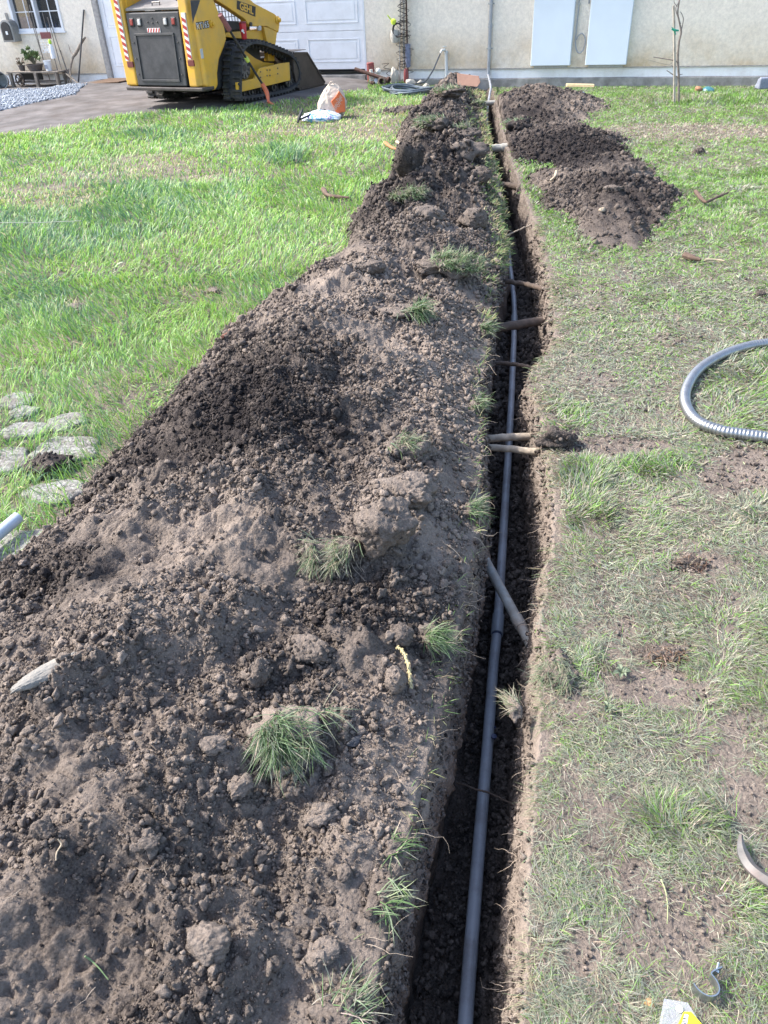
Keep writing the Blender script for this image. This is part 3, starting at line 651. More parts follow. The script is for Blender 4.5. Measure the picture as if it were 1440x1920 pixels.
# ------------------------------------------------------------------ house (wall coordinates: s along the wall, z up, off towards the lawn)
MH_ = Matrix(((WD[0], -WN[0] * -1, 0, WO[0]), (WD[1], WN[1], 0, WO[1]), (0, 0, 1, 0), (0, 0, 0, 1)))
MH_ = Matrix.Translation((WO[0], WO[1], 0)) @ Matrix(((WD[0], WN[0], 0, 0), (WD[1], WN[1], 0, 0), (0, 0, 1, 0), (0, 0, 0, 1)))
def wbox(mb, s0, s1, z0, z1, o0, o1):
    P = [WP(s0, z0, o0), WP(s1, z0, o0), WP(s1, z0, o1), WP(s0, z0, o1), WP(s0, z1, o0), WP(s1, z1, o0), WP(s1, z1, o1), WP(s0, z1, o1)]
    return mb.hexa(P)
def wtube(mb, pts, r, n=8, sm=0):
    p = [WP(*q) for q in pts]; return mb.tube(spline(p, sm) if sm else p, r, n)

def stucco():
    m, t, b = nodes('stucco'); N = t.nodes; L = t.links
    geo = N.new('ShaderNodeNewGeometry'); sp = N.new('ShaderNodeSeparateXYZ'); L.new(geo.outputs['Position'], sp.inputs[0])
    n1 = N.new('ShaderNodeTexNoise'); n1.inputs['Scale'].default_value = 1.3; n1.inputs['Detail'].default_value = 7; n1.inputs['Roughness'].default_value = .7
    n2 = N.new('ShaderNodeTexNoise'); n2.inputs['Scale'].default_value = 55; n2.inputs['Detail'].default_value = 5
    n4 = N.new('ShaderNodeTexNoise'); n4.inputs['Scale'].default_value = 16; n4.inputs['Detail'].default_value = 6; n4.inputs['Roughness'].default_value = .8
    for n in (n1, n2, n4): L.new(geo.outputs['Position'], n.inputs['Vector'])
    # splash-back dirt: soil thrown on the lowest half metre
    mr = N.new('ShaderNodeMapRange'); mr.inputs[1].default_value = .85; mr.inputs[2].default_value = .22; L.new(sp.outputs[2], mr.inputs[0])
    mu = N.new('ShaderNodeMath'); mu.operation = 'MULTIPLY'; L.new(mr.outputs[0], mu.inputs[0])
    r1 = N.new('ShaderNodeMapRange'); r1.inputs[1].default_value = .32; r1.inputs[2].default_value = .62; L.new(n1.outputs['Fac'], r1.inputs[0]); L.new(r1.outputs[0], mu.inputs[1])
    mx = N.new('ShaderNodeMix'); mx.data_type = 'RGBA'; mx.inputs[6].default_value = (.88, .80, .68, 1); mx.inputs[7].default_value = (.62, .48, .31, 1); L.new(mu.outputs[0], mx.inputs[0])
    r4 = N.new('ShaderNodeMapRange'); r4.inputs[1].default_value = .3; r4.inputs[2].default_value = .75; r4.inputs[3].default_value = .8; r4.inputs[4].default_value = 1.14; L.new(n4.outputs['Fac'], r4.inputs[0])
    vs = N.new('ShaderNodeVectorMath'); vs.operation = 'SCALE'; L.new(mx.outputs[2], vs.inputs[0]); L.new(r4.outputs[0], vs.inputs['Scale'])
    L.new(vs.outputs[0], b.inputs['Base Color']); b.inputs['Roughness'].default_value = .95; b.inputs['Specular IOR Level'].default_value = .1
    bp = N.new('ShaderNodeBump'); bp.inputs['Strength'].default_value = .8; bp.inputs['Distance'].default_value = .01; L.new(n2.outputs['Fac'], bp.inputs['Height']); L.new(bp.outputs[0], b.inputs['Normal'])
    return m
STUC = stucco()
FND = mat('foundation_paint', (.88, .88, .87), .8, var=.08, scale=6, bump=.003, bscale=60, dirt=(.40, .36, .30), dirt_amt=.5, dirt_scale=3.0)
CONC = mat('old_concrete', (.30, .29, .27), .95, var=.25, scale=9, bump=.004, bscale=60, dirt=(.13, .12, .10), dirt_amt=.6, dirt_scale=4)
DOORW = mat('white_door_paint', (.84, .85, .87), .45, var=.04, scale=5, dirt=(.5, .48, .45), dirt_amt=.25, dirt_scale=4)
TRIMG = mat('weathered_trim', (.36, .34, .32), .8, var=.25, scale=20, bump=.002)
WHT = mat('white_vinyl', (.72, .74, .77), .4, var=.05, scale=6)
BLK = mat('black_plastic', (.018, .018, .02), .5, var=.3, scale=20)
DARKIN = mat('dark_interior', (.02, .02, .022), .9)
house = empty('house', (0, 0, 0), 'cream stucco house wall with white garage door, side door and window', 'house')
mb = MB()
SEG = [(-16, -7.76, .2, 2.9), (-7.76, -6.52, .2, .96), (-7.76, -6.52, 1.95, 2.9), (-6.52, -5.72, .2, 2.9), (-5.72, -4.70, 2.16, 2.9), (-4.70, -3.72, .2, 2.9), (-3.72, -.02, 2.30, 2.9), (-.02, 16, .2, 2.9)]
for a, b_, c, d in SEG: wbox(mb, a, b_, c, d, .015, -.20)
mb.build('stucco_wall', STUC, house)
mb = MB()
for a, b_ in ((-16, -5.72), (-4.70, -3.72), (-.02, 16)): wbox(mb, a, b_, -.15, .198, 0.0, -.19)
mb.build('foundation', FND, house)
mb = MB(); nseg = 90
ss = np.linspace(.3, 16, nseg); top = .035 + .012 * fbm(ss, ss * 0, 1.3, 3, 5); of = .05 + .012 * fbm(ss, ss * 0 + 4, 2, 3, 6)
for i in range(nseg - 1):
    P = [WP(ss[i], -.2, .002), WP(ss[i + 1], -.2, .002), WP(ss[i + 1], -.2, of[i + 1]), WP(ss[i], -.2, of[i]), WP(ss[i], top[i] + .015, .002), WP(ss[i + 1], top[i + 1] + .015, .002), WP(ss[i + 1], top[i + 1], of[i + 1]), WP(ss[i], top[i], of[i])]
    mb.hexa(P)
mb.build('footing', CONC, house)
mb = MB(); wbox(mb, -16, -5.74, .186, .199, .024, .001); wbox(mb, -4.68, -3.74, .186, .199, .024, .001); wbox(mb, 0.0, 16, .186, .199, .024, .001)
mb.build('weep_screed', TRIMG, house)
mb = MB(); wbox(mb, -3.72, -.02, -.1, .125, .10, -.35); mb.build('garage_threshold', CONC, house)
mb = MB(); wbox(mb, -3.72, -.02, .126, 2.3, -.60, -.62); wbox(mb, -5.74, -4.68, .0, 2.2, -.3, -.32); mb.build('dark_backing', DARKIN, house)
# garage door: four sections, three panels each
gd = MB(); wbox(gd, -3.70, -.04, .214, 2.28, -.045, -.06); gdo = gd.build('garage_door', DOORW, house)
for k in range(4):
    z0 = .214 + k * .609; z1 = min(z0 + .603, 2.29); m = MB(); wbox(m, -3.70, -.04, z0, z1, -.015, -.0445)
    sec = m.build('door_section', DOORW, gdo, bevel=.004)
    if z1 - z0 < .5: continue
    for j in range(3):
        a = -3.70 + j * 1.22 + .10; b_ = a + 1.02; c = z0 + .115; d = z1 - .115; m = MB()
        for (p, q, r_, t_) in ((a, b_, c, c + .018), (a, b_, d - .018, d), (a, a + .018, c + .0185, d - .0185), (b_ - .018, b_, c + .0185, d - .0185)): wbox(m, p, q, r_, t_, -.004, -.0145)
        wbox(m, a + .06, b_ - .06, c + .055, d - .055, -.008, -.0145)
        m.build('raised_panel', DOORW, sec, bevel=.003)
m = MB(); wbox(m, -.04 + .002, -.004, .13, 2.3, .02, -.06); m.build('garage_jamb', WHT, house)
m = MB(); wbox(m, -3.718, -3.702, .13, 2.3, .02, -.06); m.build('garage_jamb', WHT, house)
m = MB(); wbox(m, -3.70, -.04, .196, .2135, -.02, -.05); m.build('bottom_seal', BLK, gdo)
# side door
m = MB(); wbox(m, -5.60, -4.82, .10, 2.08, -.02, -.06); sd = m.build('side_door', DOORW, house)
for (a, b_, c, d) in ((-5.50, -5.26, .32, .84), (-5.16, -4.92, .32, .84), (-5.50, -5.26, .98, 1.72), (-5.16, -4.92, .98, 1.72)):
    m = MB()
    for (p, q, r_, t_) in ((a, b_, c, c + .014), (a, b_, d - .014, d), (a, a + .014, c + .0142, d - .0142), (b_ - .014, b_, c + .0142, d - .0142)): wbox(m, p, q, r_, t_, -.010, -.0195)
    wbox(m, a + .04, b_ - .04, c + .04, d - .04, -.012, -.0195); m.build('raised_panel', DOORW, sd, bevel=.003)
m = MB(); wbox(m, -5.72, -5.605, .06, 2.16, .035, -.08); wbox(m, -4.815, -4.70, .06, 2.16, .035, -.08); wbox(m, -5.60, -4.82, 2.085, 2.16, .035, -.08); m.build('door_casing', TRIMG, house, bevel=.004)
m = MB(); wbox(m, -5.604, -4.816, .035, .095, .08, -.10); m.build('door_sill', mat('aluminium_sill', (.5, .5, .5), .4, .8), house, bevel=.004)
m = MB(); m.lathe([(0, .06), (.028, .055), (.034, .035), (.02, .015), (.012, 0)], WP(-4.90, 1.05, -.02), (WN[0], WN[1], 0)); m.build('handle', mat('brass', (.5, .36, .14), .35, 1), sd, smooth=True)
# window
wf = MB(); a, b_, c, d = -7.76, -6.52, .96, 1.95
for (p, q, r_, t_) in ((a, b_, c, c + .055), (a, b_, d - .055, d), (a, a + .055, c + .0555, d - .0555), (b_ - .055, b_, c + .0555, d - .0555), (-7.165, -7.115, c + .0555, d - .0555)): wbox(wf, p, q, r_, t_, .03, -.10)
win = wf.build('window', WHT, house, bevel=.004)
m = MB(); wbox(m, a - .03, b_ + .03, c - .035, c - .002, .055, .016); m.build('sill', WHT, win, bevel=.004)
m = MB()
for x0, x1 in ((a + .056, -7.166), (-7.114, b_ - .056)):
    for zz in (1.30, 1.62): wbox(m, x0, x1, zz - .008, zz + .008, -.055, -.067)
    for k in (.5,): wbox(m, x0 + (x1 - x0) * k - .008, x0 + (x1 - x0) * k + .008, c + .056, d - .056, -.0545, -.0675)
m.build('muntin', WHT, win)
gm, t_, b0 = nodes('window_glass'); b0.inputs['Base Color'].default_value = (.05, .06, .07, 1); b0.inputs['Roughness'].default_value = .04; b0.inputs['Alpha'].default_value = .45
m = MB(); wbox(m, a + .05, b_ - .05, c + .05, d - .05, -.072, -.076); m.build('pane', gm, win)
m = MB(); wbox(m, a, b_, c - .05, d, -.55, -.56); wbox(m, a, b_, c + .02, c + .04, -.11, -.30); m.build('room_backing', DARKIN, win)
# roof and ceiling behind the frame top, so the place holds from other views
m = MB(); wbox(m, -16.4, 16.4, 2.9, 3.02, .28, -8.0); m.build('roof', mat('roof_grey', (.12, .11, .11), .9), house)
# little bottles on the inner window ledge
bc = [(.5, .05, .06), (.7, .7, .75), (.08, .16, .5), (.65, .68, .7), (.1, .3, .5), (.7, .72, .7)]
bl = ['small red bottle behind the window, rightmost on the ledge', 'small white bottle behind the window beside the red one', 'small blue bottle standing behind the window pane', 'small clear jar behind the window, second from the left', 'small teal bottle behind the window, leftmost on the ledge', 'tall white bottle behind the right window pane']
for (s_, h_), c_, l_ in zip(((-6.66, .13), (-6.74, .10), (-6.83, .09), (-6.98, .08), (-7.06, .10), (-6.71, .2)), bc, bl):
    m = MB(); off_ = -.15 if h_ < .19 else -.19; m.lathe([(0, 0), (.024, 0), (.026, h_ * .6), (.012, h_ * .78), (.012, h_), (0, h_)], WP(s_, 1.0, off_), n=10)
    tag(m.build('bottle', mat('bottle_glaze', c_, .2), smooth=True), l_, 'bottle', 'bottles on the window ledge')

# mailbox beside the window
MBG = mat('weathered_grey_metal', (.30, .30, .29), .6, .4, dirt=(.2, .17, .13), dirt_amt=.5)
e = empty('mailbox', WP(-7.80, .78, .0), 'rounded grey mailbox with black front mounted left of the window', 'mailbox')
arch = [(-.15, 0), (.15, 0), (.15, .25)] + [(.15 * cos(a_), .25 + .14 * sin(a_)) for a_ in np.linspace(.15, pi - .15, 9)] + [(-.15, .25)]
m = MB(); m.prism(arch, lambda p, q, dd: WP(-7.80 + p, .80 + q, dd), .016, .22); local(m.build('shell', MBG, bevel=.006), e)
m = MB(); m.prism([(p * .74, q * .82 + .035) for p, q in arch], lambda p, q, dd: WP(-7.80 + p, .80 + q, dd), .2205, .235); local(m.build('front_door', BLK, bevel=.004), e)
m = MB(); wbox(m, -7.82, -7.77, .93, .99, .2355, .239); local(m.build('label_plate', WHT), e)
m = MB(); wbox(m, -7.90, -7.84, 1.19, 1.30, .017, .03); local(m.build('bracket', MBG), e)

# ------------------------------------------------------------------ cabinets, conduits
CAB = mat('cabinet_paint', (.70, .78, .84), .4, var=.03, scale=3, spec=.4)
for i, (s0, s1, lb) in enumerate(((3.03, 3.70, 'tall pale blue-grey metal wall cabinet nearer the conduit, left of the coiled cable'), (3.95, 4.62, 'tall pale blue-grey metal wall cabinet right of the coiled cable'))):
    e = empty('wall_cabinet', WP((s0 + s1) / 2, .24, .016), lb, 'cabinet', 'pair of pale cabinets on the house wall')
    m = MB(); wbox(m, s0, s1, .235, 1.75, .016, .115); local(m.build('body', CAB, bevel=.008), e)
    m = MB(); wbox(m, s0 + .004, s1 - .004, .24, 1.745, .1152, .130); local(m.build('cover', CAB, bevel=.006), e)
    m = MB(); wbox(m, s0 + .05, s1 - .05, .19, .2345, .016, .035); local(m.build('mounting_flange', mat('galvanised', (.45, .46, .48), .5, .7), bevel=.003), e)
GREY = mat('grey_pvc', (.34, .36, .38), .5, var=.08, scale=9, dirt=(.25, .2, .15), dirt_amt=.3)
e = empty('cable_loop', WP(3.82, .55, .05), 'grey flexible cable hanging in a loop between the two wall cabinets', 'cable')
m = MB(); lp = [(3.755, 1.75, .05), (3.755, 1.2, .05), (3.75, .75, .055), (3.755, .55, .06), (3.80, .43, .06), (3.86, .42, .06), (3.905, .50, .06), (3.905, .62, .06), (3.85, .69, .065), (3.79, .66, .075), (3.765, .60, .08)]
wtube(m, lp, .011, 8, 8); local(m.build('cable', GREY, smooth=True), e)
m = MB(); wtube(m, [(3.93 - .02, 1.75, .03), (3.91, 1.1, .03)], .012); local(m.build('stub', GREY, smooth=True), e)
for zc in (1.1,):
    m = MB(); wbox(m, 3.735, 3.775, zc - .012, zc + .012, .016, .066); local(m.build('clip', mat('clip_steel', (.5, .5, .5), .4, 1)), e)
e = empty('wall_conduit', WP(2.29, .1, .05), 'long vertical grey conduit fixed to the house wall above the trench end', 'conduit')
m = MB(); wtube(m, [(2.30, 2.9, .05), (2.295, 1.2, .05), (2.285, .09, .05)], .029, 12); local(m.build('pipe', GREY, smooth=True), e)
m = MB(); m.lathe([(.029, 0), (.036, .002), (.036, .07), (.029, .072)], WP(2.292, .80, .05), n=14); local(m.build('coupling', GREY, smooth=True), e)
for zc in (.5, 1.15):
    m = MB(); wbox(m, 2.235, 2.345, zc - .011, zc + .011, .016, .022); wbox(m, 2.265, 2.32, zc - .012, zc + .012, .0222, .078); local(m.build('strap', mat('strap_steel', (.45, .45, .45), .45, .9), bevel=.003), e)
# stand pipe with hose tap
e = empty('standpipe', WP(1.51, 0, .06), 'white stand pipe with tap in front of the house wall', 'standpipe')
WPV = mat('white_pipe', (.62, .64, .64), .5, var=.1, scale=12, dirt=(.4, .38, .32), dirt_amt=.4)
m = MB(); wtube(m, [(1.52, -.15, .06), (1.525, .15, .06), (1.515, .46, .06)], .028, 12); local(m.build('pipe', WPV, smooth=True), e)
m = MB(); m.lathe([(.034, 0), (.038, .004), (.038, .04), (.0, .05)], WP(1.515, .44, .06), n=14); local(m.build('fitting', WPV, smooth=True), e)
m = MB(); wtube(m, [(1.515, .47, .06), (1.50, .50, .10), (1.46, .50, .15), (1.44, .46, .16)], [.02, .022, .02, .018], 10); m.lathe([(.0, 0), (.035, .002), (.035, .012), (0, .014)], WP(1.50, .545, .10), n=12); wtube(m, [(1.50, .51, .10), (1.50, .55, .10)], .008); local(m.build('tap', WPV, smooth=True), e)
HOSE = mat('dark_hose', (.06, .07, .08), .45, var=.2, scale=20)
m = MB(); hp_ = [(1.44, .45, .17), (1.40, .36, .20), (1.33, .20, .27), (1.22, .05, .34), (1.12, .02, .42), (1.0, .015, .6)]
wtube(m, hp_, .013, 8, 8); tag(m.build('tap_hose', HOSE, smooth=True), 'dark hose hanging from the tap down to the ground', 'hose')
# coiled hose on the lawn
GH = mat('coiled_hose', (.12, .15, .18), .4, var=.25, scale=14)
m = MB(); c0 = G(765, 171); pts = []
g = np.random.default_rng(5)
for k in range(9 * 24):
    a_ = k / 24 * 2 * pi; lo = k // 24; rx = .37 + .05 * sin(lo * 2.1) + .015 * sin(a_ * 3 + lo); ry = .48 + .06 * sin(lo * 1.3 + 1)
    x_ = c0[0] + .05 * sin(lo * 1.7) + rx * cos(a_); y_ = c0[1] + .10 * sin(lo * 2.3) + ry * sin(a_)
    pts.append((x_, y_, float(base(x_, y_)) + .025 + .010 * lo * .7 + .012 * (1 + sin(a_ * 2 + lo * 1.9))))
pts += [(c0[0] + .55, c0[1] + .15, .05), (c0[0] + .85, c0[1] - .05, .05)]
m.tube(pts, .0135, 7); tag(m.build('garden_hose', GH, smooth=True), 'dark grey garden hose coiled on the lawn near the house wall', 'hose')
# wire vine column on the wall: white water pipe wrapped with curly black wire and hung odds and ends
e = empty('wire_sculpture', WP(.72, 0, .1), 'column of curly dark wire around pale pipes standing against the stucco wall', 'wire sculpture')
WIRE = mat('rusty_wire', (.045, .035, .03), .6, .5)
RUST = mat('rust', (.085, .045, .035), .85, .2, var=.4, scale=25, dirt=(.07, .04, .03), dirt_amt=.7)
for ds, do, r_ in ((.0, .07, .016), (.085, .10, .013), (-.065, .12, .012)):
    m = MB(); wtube(m, [(.73 + ds, .0, do), (.735 + ds * .9, .6, do), (.75 + ds * .7, 1.15, do), (.755 + ds * .6, 1.9, do - .02)], r_, 8, 4); local(m.build('post', mat('bleached_post', (.42, .40, .37), .8, var=.3, scale=20) if do != .10 else RUST, smooth=True), e)
for kk in range(3):
    g = np.random.default_rng(40 + kk); pts = []; z_ = .12 + .09 * kk; a_ = g.uniform(0, 6)
    while z_ < 1.6:
        rr = g.uniform(.05, .15) if g.random() < .8 else g.uniform(.15, .21); pts.append((.745 + rr * cos(a_) , z_, .12 + .10 * sin(a_)))
        a_ += g.uniform(1.6, 3.4); z_ += g.uniform(-.02, .085)
    m = MB(); wtube(m, pts, .0034, 5, 5); local(m.build('curly_wire', WIRE, smooth=True), e)
m = MB(); wtube(m, [(.33, .30, .13), (.47, .31, .15), (.36, .24, .12), (.50, .21, .13), (.42, .15, .15), (.55, .10, .14), (.62, .20, .13), (.66, .33, .13)], .005, 5, 7); local(m.build('curly_wire', WIRE, smooth=True), e)
m = MB(); rg = [(.67 + .085 * cos(a_), .82 + .10 * sin(a_), .2) for a_ in np.linspace(-2.6 + 3.1, 3.9 + 1.8, 18)]; wtube(m, rg, [.010 + .008 * sin(pi * k / 17) for k in range(18)], 8); tag(m.build('black_ring', BLK, smooth=True), 'thick open black ring hung on the wire column', 'ring')
m = MB(); m.lathe([(0, 0), (.035, .003), (.05, .04), (.048, .07), (.02, .09), (0, .09)], WP(.60, .90, .2), n=12); m.lathe([(.012, 0), (.01, .1), (.0, .1)], WP(.56, .97, .2), (-.6, -.2, .7), n=8)
tag(m.build('yellow_bauble', mat('lime_plastic', (.62, .78, .08), .4), smooth=True), 'lime yellow plastic bauble hung on the wire column', 'ornament')
m = MB(); m.lathe([(0, 0), (.06, .01), (.085, .09), (.07, .19), (.03, .22), (0, .22)], WP(.60, .62, .14), n=14); local(m.build('pale_pot', mat('pale_pot', (.42, .40, .36), .8, var=.2), smooth=True), e)
m = MB(); m.lathe([(0, 0), (.04, .005), (.048, .1), (.05, .36), (0, .37)], WP(.83, .24, .13), n=14); local(m.build('blue_grey_pot', mat('blue_grey_glaze', (.16, .18, .26), .4, var=.3), smooth=True), e)
# odds and ends at the foot of the wall
def pot(name, s, off, prof, col, lb, cat, axis=(0, 0, 1), z=None, rough=.6, grp=None, n=18):
    p = WP(s, 0, off); z = float(base(p.x, p.y)) if z is None else z; p.z = z
    m = MB(); m.lathe(prof, p, axis, n); return tag(m.build(name, mat(name + '_finish', col, rough, var=.2, scale=18, dirt=(.2, .15, .1), dirt_amt=.4), smooth=True), lb, cat, grp)
pot('red_can', .14, .22, [(0, 0), (.065, .004), (.07, .01), (.066, .05), (.07, .1), (.066, .15), (.07, .2), (.066, .25), (.07, .3), (.06, .31), (0, .31)], (.22, .045, .045), 'ribbed dull red canister at the right foot of the garage door', 'canister')
pot('white_jar', .20, .36, [(0, 0), (.04, .004), (.042, .17), (.03, .19), (.03, .22), (0, .22)], (.55, .52, .45), 'cream white jar in front of the red canister', 'jar')
pot('white_ball_ornament', .32, .30, [(0, 0), (.05, .005), (.028, .06), (.022, .14)] + [(.05 * sin(a_), .20 - .05 * cos(a_)) for a_ in np.linspace(.45, pi, 8)], (.66, .65, .6), 'white finial with round ball top beside the jar', 'ornament')
pot('blue_disc', .36, .45, [(0, -.02), (.055, -.02), (.075, -.004), (.075, .004), (.03, .012), (0, .012)], (.25, .33, .42), 'blue grey disc standing on edge by the jar', 'disc', (WN[0], WN[1], .3), .07)
m = MB(); A_ = WP(-.10, .25, .38); B_ = WP(.56, .085, .50); m.tube([A_, (A_ + B_) / 2, B_], .030, 12); m.lathe([(.03, -.02), (.055, -.01), (.058, .03), (.045, .04), (.040, .0)], B_, (B_ - A_), 14)
tag(m.build('rusty_pipe', RUST, smooth=True), 'rusty flanged pipe propped across the jars', 'pipe')
m = MB(); m.lathe([(.02, -.06), (.06, -.05), (.075, .02), (.075, .05), (.045, .055), (.04, .0)], WP(.50, .075, .62), (WN[0] * 1, WN[1] * 1, .15), 16)
tag(m.build('flanged_ring', mat('brown_iron', (.14, .10, .08), .7, .3, var=.3), smooth=True), 'round brown iron pipe flange lying on the grass end', 'flange')
def rock(name, p, size, seed, m_, lb, cat='stone', grp=None, rot=0.0, amp=.25, facet=.9, sub=4, sink=.3, tnt=.5, tilt=None):
    v, f = ico(sub); v = lump_shape(v, seed, amp, 1.1, facet)
    if sub >= 4: v = v * (1 + .06 * (pn(v[:, 0] * 6 + seed, v[:, 1] * 6 + v[:, 2] * 4, seed) + .6 * pn(v[:, 1] * 14, v[:, 2] * 14 + v[:, 0] * 9, seed + 1) + .35 * pn(v[:, 0] * 30 + v[:, 2] * 17, v[:, 1] * 30, seed + 2)))[:, None]
    v = v * np.array(size)
    if m_ is SOIL:
        f_ = 1 / max(.018, .16 * max(size)); d_, c_ = worley(v[:, 0] + v[:, 2] * .8 + seed, v[:, 1] - v[:, 2] * .7, f_, seed); nr = v / np.linalg.norm(v, axis=1)[:, None]
        v = v + nr * ((.30 / f_) * (c_ > .3) * np.sqrt(np.clip(1 - (d_ / .6) ** 2, 0, 1)) + .012 * max(size) * 8 * .15 * pn(v[:, 0] * 60 + seed, v[:, 1] * 60 + v[:, 2] * 50, seed))[:, None]
    M_ = Matrix.Rotation(rot, 3, 'Z')
    if tilt: M_ = Matrix.Rotation(tilt[0], 3, 'X') @ Matrix.Rotation(tilt[1], 3, 'Y') @ M_
    v = v @ np.array(M_).T; o = npmesh(name, v, None, f, m_, True, {'tint': np.full(len(v), tnt)}); o.location = (p[0], p[1], p[2] + size[2] * (1 - sink)); return tag(o, lb, cat, grp)
STN = mat('pale_stone', (.45, .42, .36), .9, var=.25, scale=12, bump=.004, bscale=60, dirt=(.2, .16, .12), dirt_amt=.5)
for i, (s, off, sz, lb) in enumerate(((.63, .30, (.085, .07, .15), 'upright brown stone at the foot of the wire column'), (.92, .28, (.13, .09, .07), 'pale flat stone right of the wire column'), (1.10, .32, (.07, .06, .08), 'greenish stone between pale stone and hanging hose'), (1.24, .40, (.08, .06, .06), 'grey rounded stone beneath the hanging hose'), (1.38, .42, (.05, .04, .04), 'small cream stone near the soil ridge end'), (.28, .55, (.12, .05, .035), 'low red brown stone in front of the red canister'))):
    p = WP(s, 0, off); p.z = float(base(p.x, p.y)); rock('stone', p, sz, 300 + i, STN if i != 5 else RUST, lb, 'stone', 'stones at the foot of the wall', .3 * i)
p = WP(.83, .0, .26); m = MB(); m.lathe([(0, 0), (.035, .003), (.045, .02), (.04, .2), (.03, .26), (0, .27)], (p.x, p.y, float(base(p.x, p.y))), n=14); tag(m.build('red_jar', mat('red_glaze', (.22, .05, .05), .5, var=.3), smooth=True), 'dark red jar at the foot of the wire column', 'jar')
# terracotta coloured board at the ridge end
m = MB(); q = [G(857, 148), G(857, 148), ]; A_ = hit(860, 166); m.prism([(-.17, 0), (.12, -.04), (.17, .03), (.15, .12), (-.17, .17)], lambda u, v, dd: Vector((A_.x + .17 + u * .95 + dd * .1, A_.y + .2 + v * .55 + u * -.2 + dd * .4, A_.z + .02 + v * .8)), 0, .03)
tag(m.build('clay_tile', mat('terracotta', (.30, .17, .12), .8, var=.12, scale=14), bevel=.006), 'terracotta coloured slab lying at the far end of the soil ridge', 'tile')
p0, p1 = G(1063, 164), G(1114, 165); m = MB(); m.hexa([Vector((p0[0], p0[1], .01)), Vector((p1[0], p1[1], .01)), Vector((p1[0], p1[1] + .09, .01)), Vector((p0[0], p0[1] + .09, .01)), Vector((p0[0], p0[1], .05)), Vector((p1[0], p1[1], .05)), Vector((p1[0], p1[1] + .09, .05)), Vector((p0[0], p0[1] + .09, .05))])
tag(m.build('timber_offcut', mat('new_pine', (.62, .48, .28), .7, var=.12, scale=25), bevel=.003), 'short pale timber offcut lying by the footing behind the heap', 'timber')
p = G(1091, 184); m = MB(); m.lathe([(0, .0), (.05, 0), (.052, .05), (.03, .07), (0, .07)], (p[0], p[1], .01), n=14); tag(m.build('blue_lid_disc', mat('blue_cap', (.25, .38, .55), .4), smooth=True), 'small pale blue disc beside the heap nearest the house', 'disc')
p = G(1328, 171); m = MB(); m.lathe([(0, 0), (.085, .0), (.09, .02), (.07, .05), (.03, .065), (0, .065)], (p[0], p[1], -.01), (.1, -.3, .95), 16); tag(m.build('teal_bowl', mat('teal_plastic', (.04, .16, .19), .4), smooth=True), 'upturned teal bowl in the grass right of the sapling', 'bowl')
rock('stone', (p[0] - .14, p[1] + .02, 0), (.06, .05, .04), 320, mat('orange_stone', (.35, .18, .10), .9), 'small orange brown stone left of the teal bowl', 'stone')
p = G(1436, 169); m = MB(); m.prism([(-.16, 0), (.16, 0), (.17, .035), (.08, .07), (.02, .13), (-.10, .16), (-.16, .14)], lambda u, v, dd: Vector((p[0] + dd, p[1] + u * .5 + .02, .02 + v)), -.14, .12)
tag(m.build('work_shoe', mat('grey_shoe', (.22, .24, .30), .7, var=.2), bevel=.02, seg=3), 'grey and dark shoe on the grass at the right edge', 'shoe')

# ------------------------------------------------------------------ bench with pots under the window
WOODG = mat('weathered_wood', (.19, .165, .14), .9, var=.35, scale=16, bump=.003, bscale=50)
be = empty('garden_bench', WP(-7.3, 0, .35), 'weathered low wooden bench under the window with pots on it', 'bench')
m = MB(); wbox(m, -7.82, -6.52, .262, .29, .18, .54); local(m.build('tabletop', WOODG, bevel=.005), be)
for s_, o_ in ((-7.76, .50), (-6.60, .50), (-7.10, .52), (-7.76, .22), (-6.60, .22)):
    m = MB(); wbox(m, s_ - .03, s_ + .03, -.05, .2615, o_ - .03, o_ + .03); local(m.build('leg', WOODG, bevel=.004), be)
m = MB(); wbox(m, -7.72, -6.64, .08, .105, .24, .48); local(m.build('lower_shelf', WOODG, bevel=.004), be)
m = MB(); wbox(m, -7.74, -7.20, .11, .26, .20, .23); local(m.build('back_board', BLK, bevel=.004), be)
e = empty('cast_wheel', WP(-7.50, .15, .56), 'small round cast iron hand wheel fixed on the bench front', 'wheel')
m = MB(); wtube(m, [(-7.50 + .105 * cos(a_), .15 + .105 * sin(a_), .56) for a_ in np.linspace(0, 2 * pi, 25)], .016, 8); local(m.build('rim', WIRE, smooth=True), e)
for k in range(5):
    a_ = k * 2 * pi / 5; m = MB(); wtube(m, [(-7.50, .15, .56), (-7.50 + .10 * cos(a_), .15 + .10 * sin(a_), .56)], .010, 6); local(m.build('spoke', WIRE, smooth=True), e)
m = MB(); m.lathe([(0, -.02), (.035, -.02), (.035, .02), (0, .03)], WP(-7.50, .15, .56), (WN[0], WN[1], 0), 12); local(m.build('hub', WIRE, smooth=True), e)
e = empty('tipped_bucket', WP(-8.0, .13, .5), 'galvanised bucket lying on its side left of the bench', 'bucket')
GALV = mat('dull_galvanised', (.30, .31, .31), .55, .6, var=.25, scale=10)
ax = (WN[0] * 1.0 + WD[0] * .5, WN[1] * 1.0 + WD[1] * .5, .12)
m = MB(); m.lathe([(0, -.30), (.115, -.30), (.165, .0), (.172, .004), (.172, .014), (.158, .01), (.108, -.285), (0, -.285)], WP(-7.95, .15, .66), ax, 22); local(m.build('shell', GALV, smooth=True), e)
m = MB(); wtube(m, [(-7.78, .10, .62), (-7.80, .02, .80), (-7.95, -.0, .86), (-8.08, .06, .75)], .004, 5, 5); local(m.build('bail', WIRE, smooth=True), e)
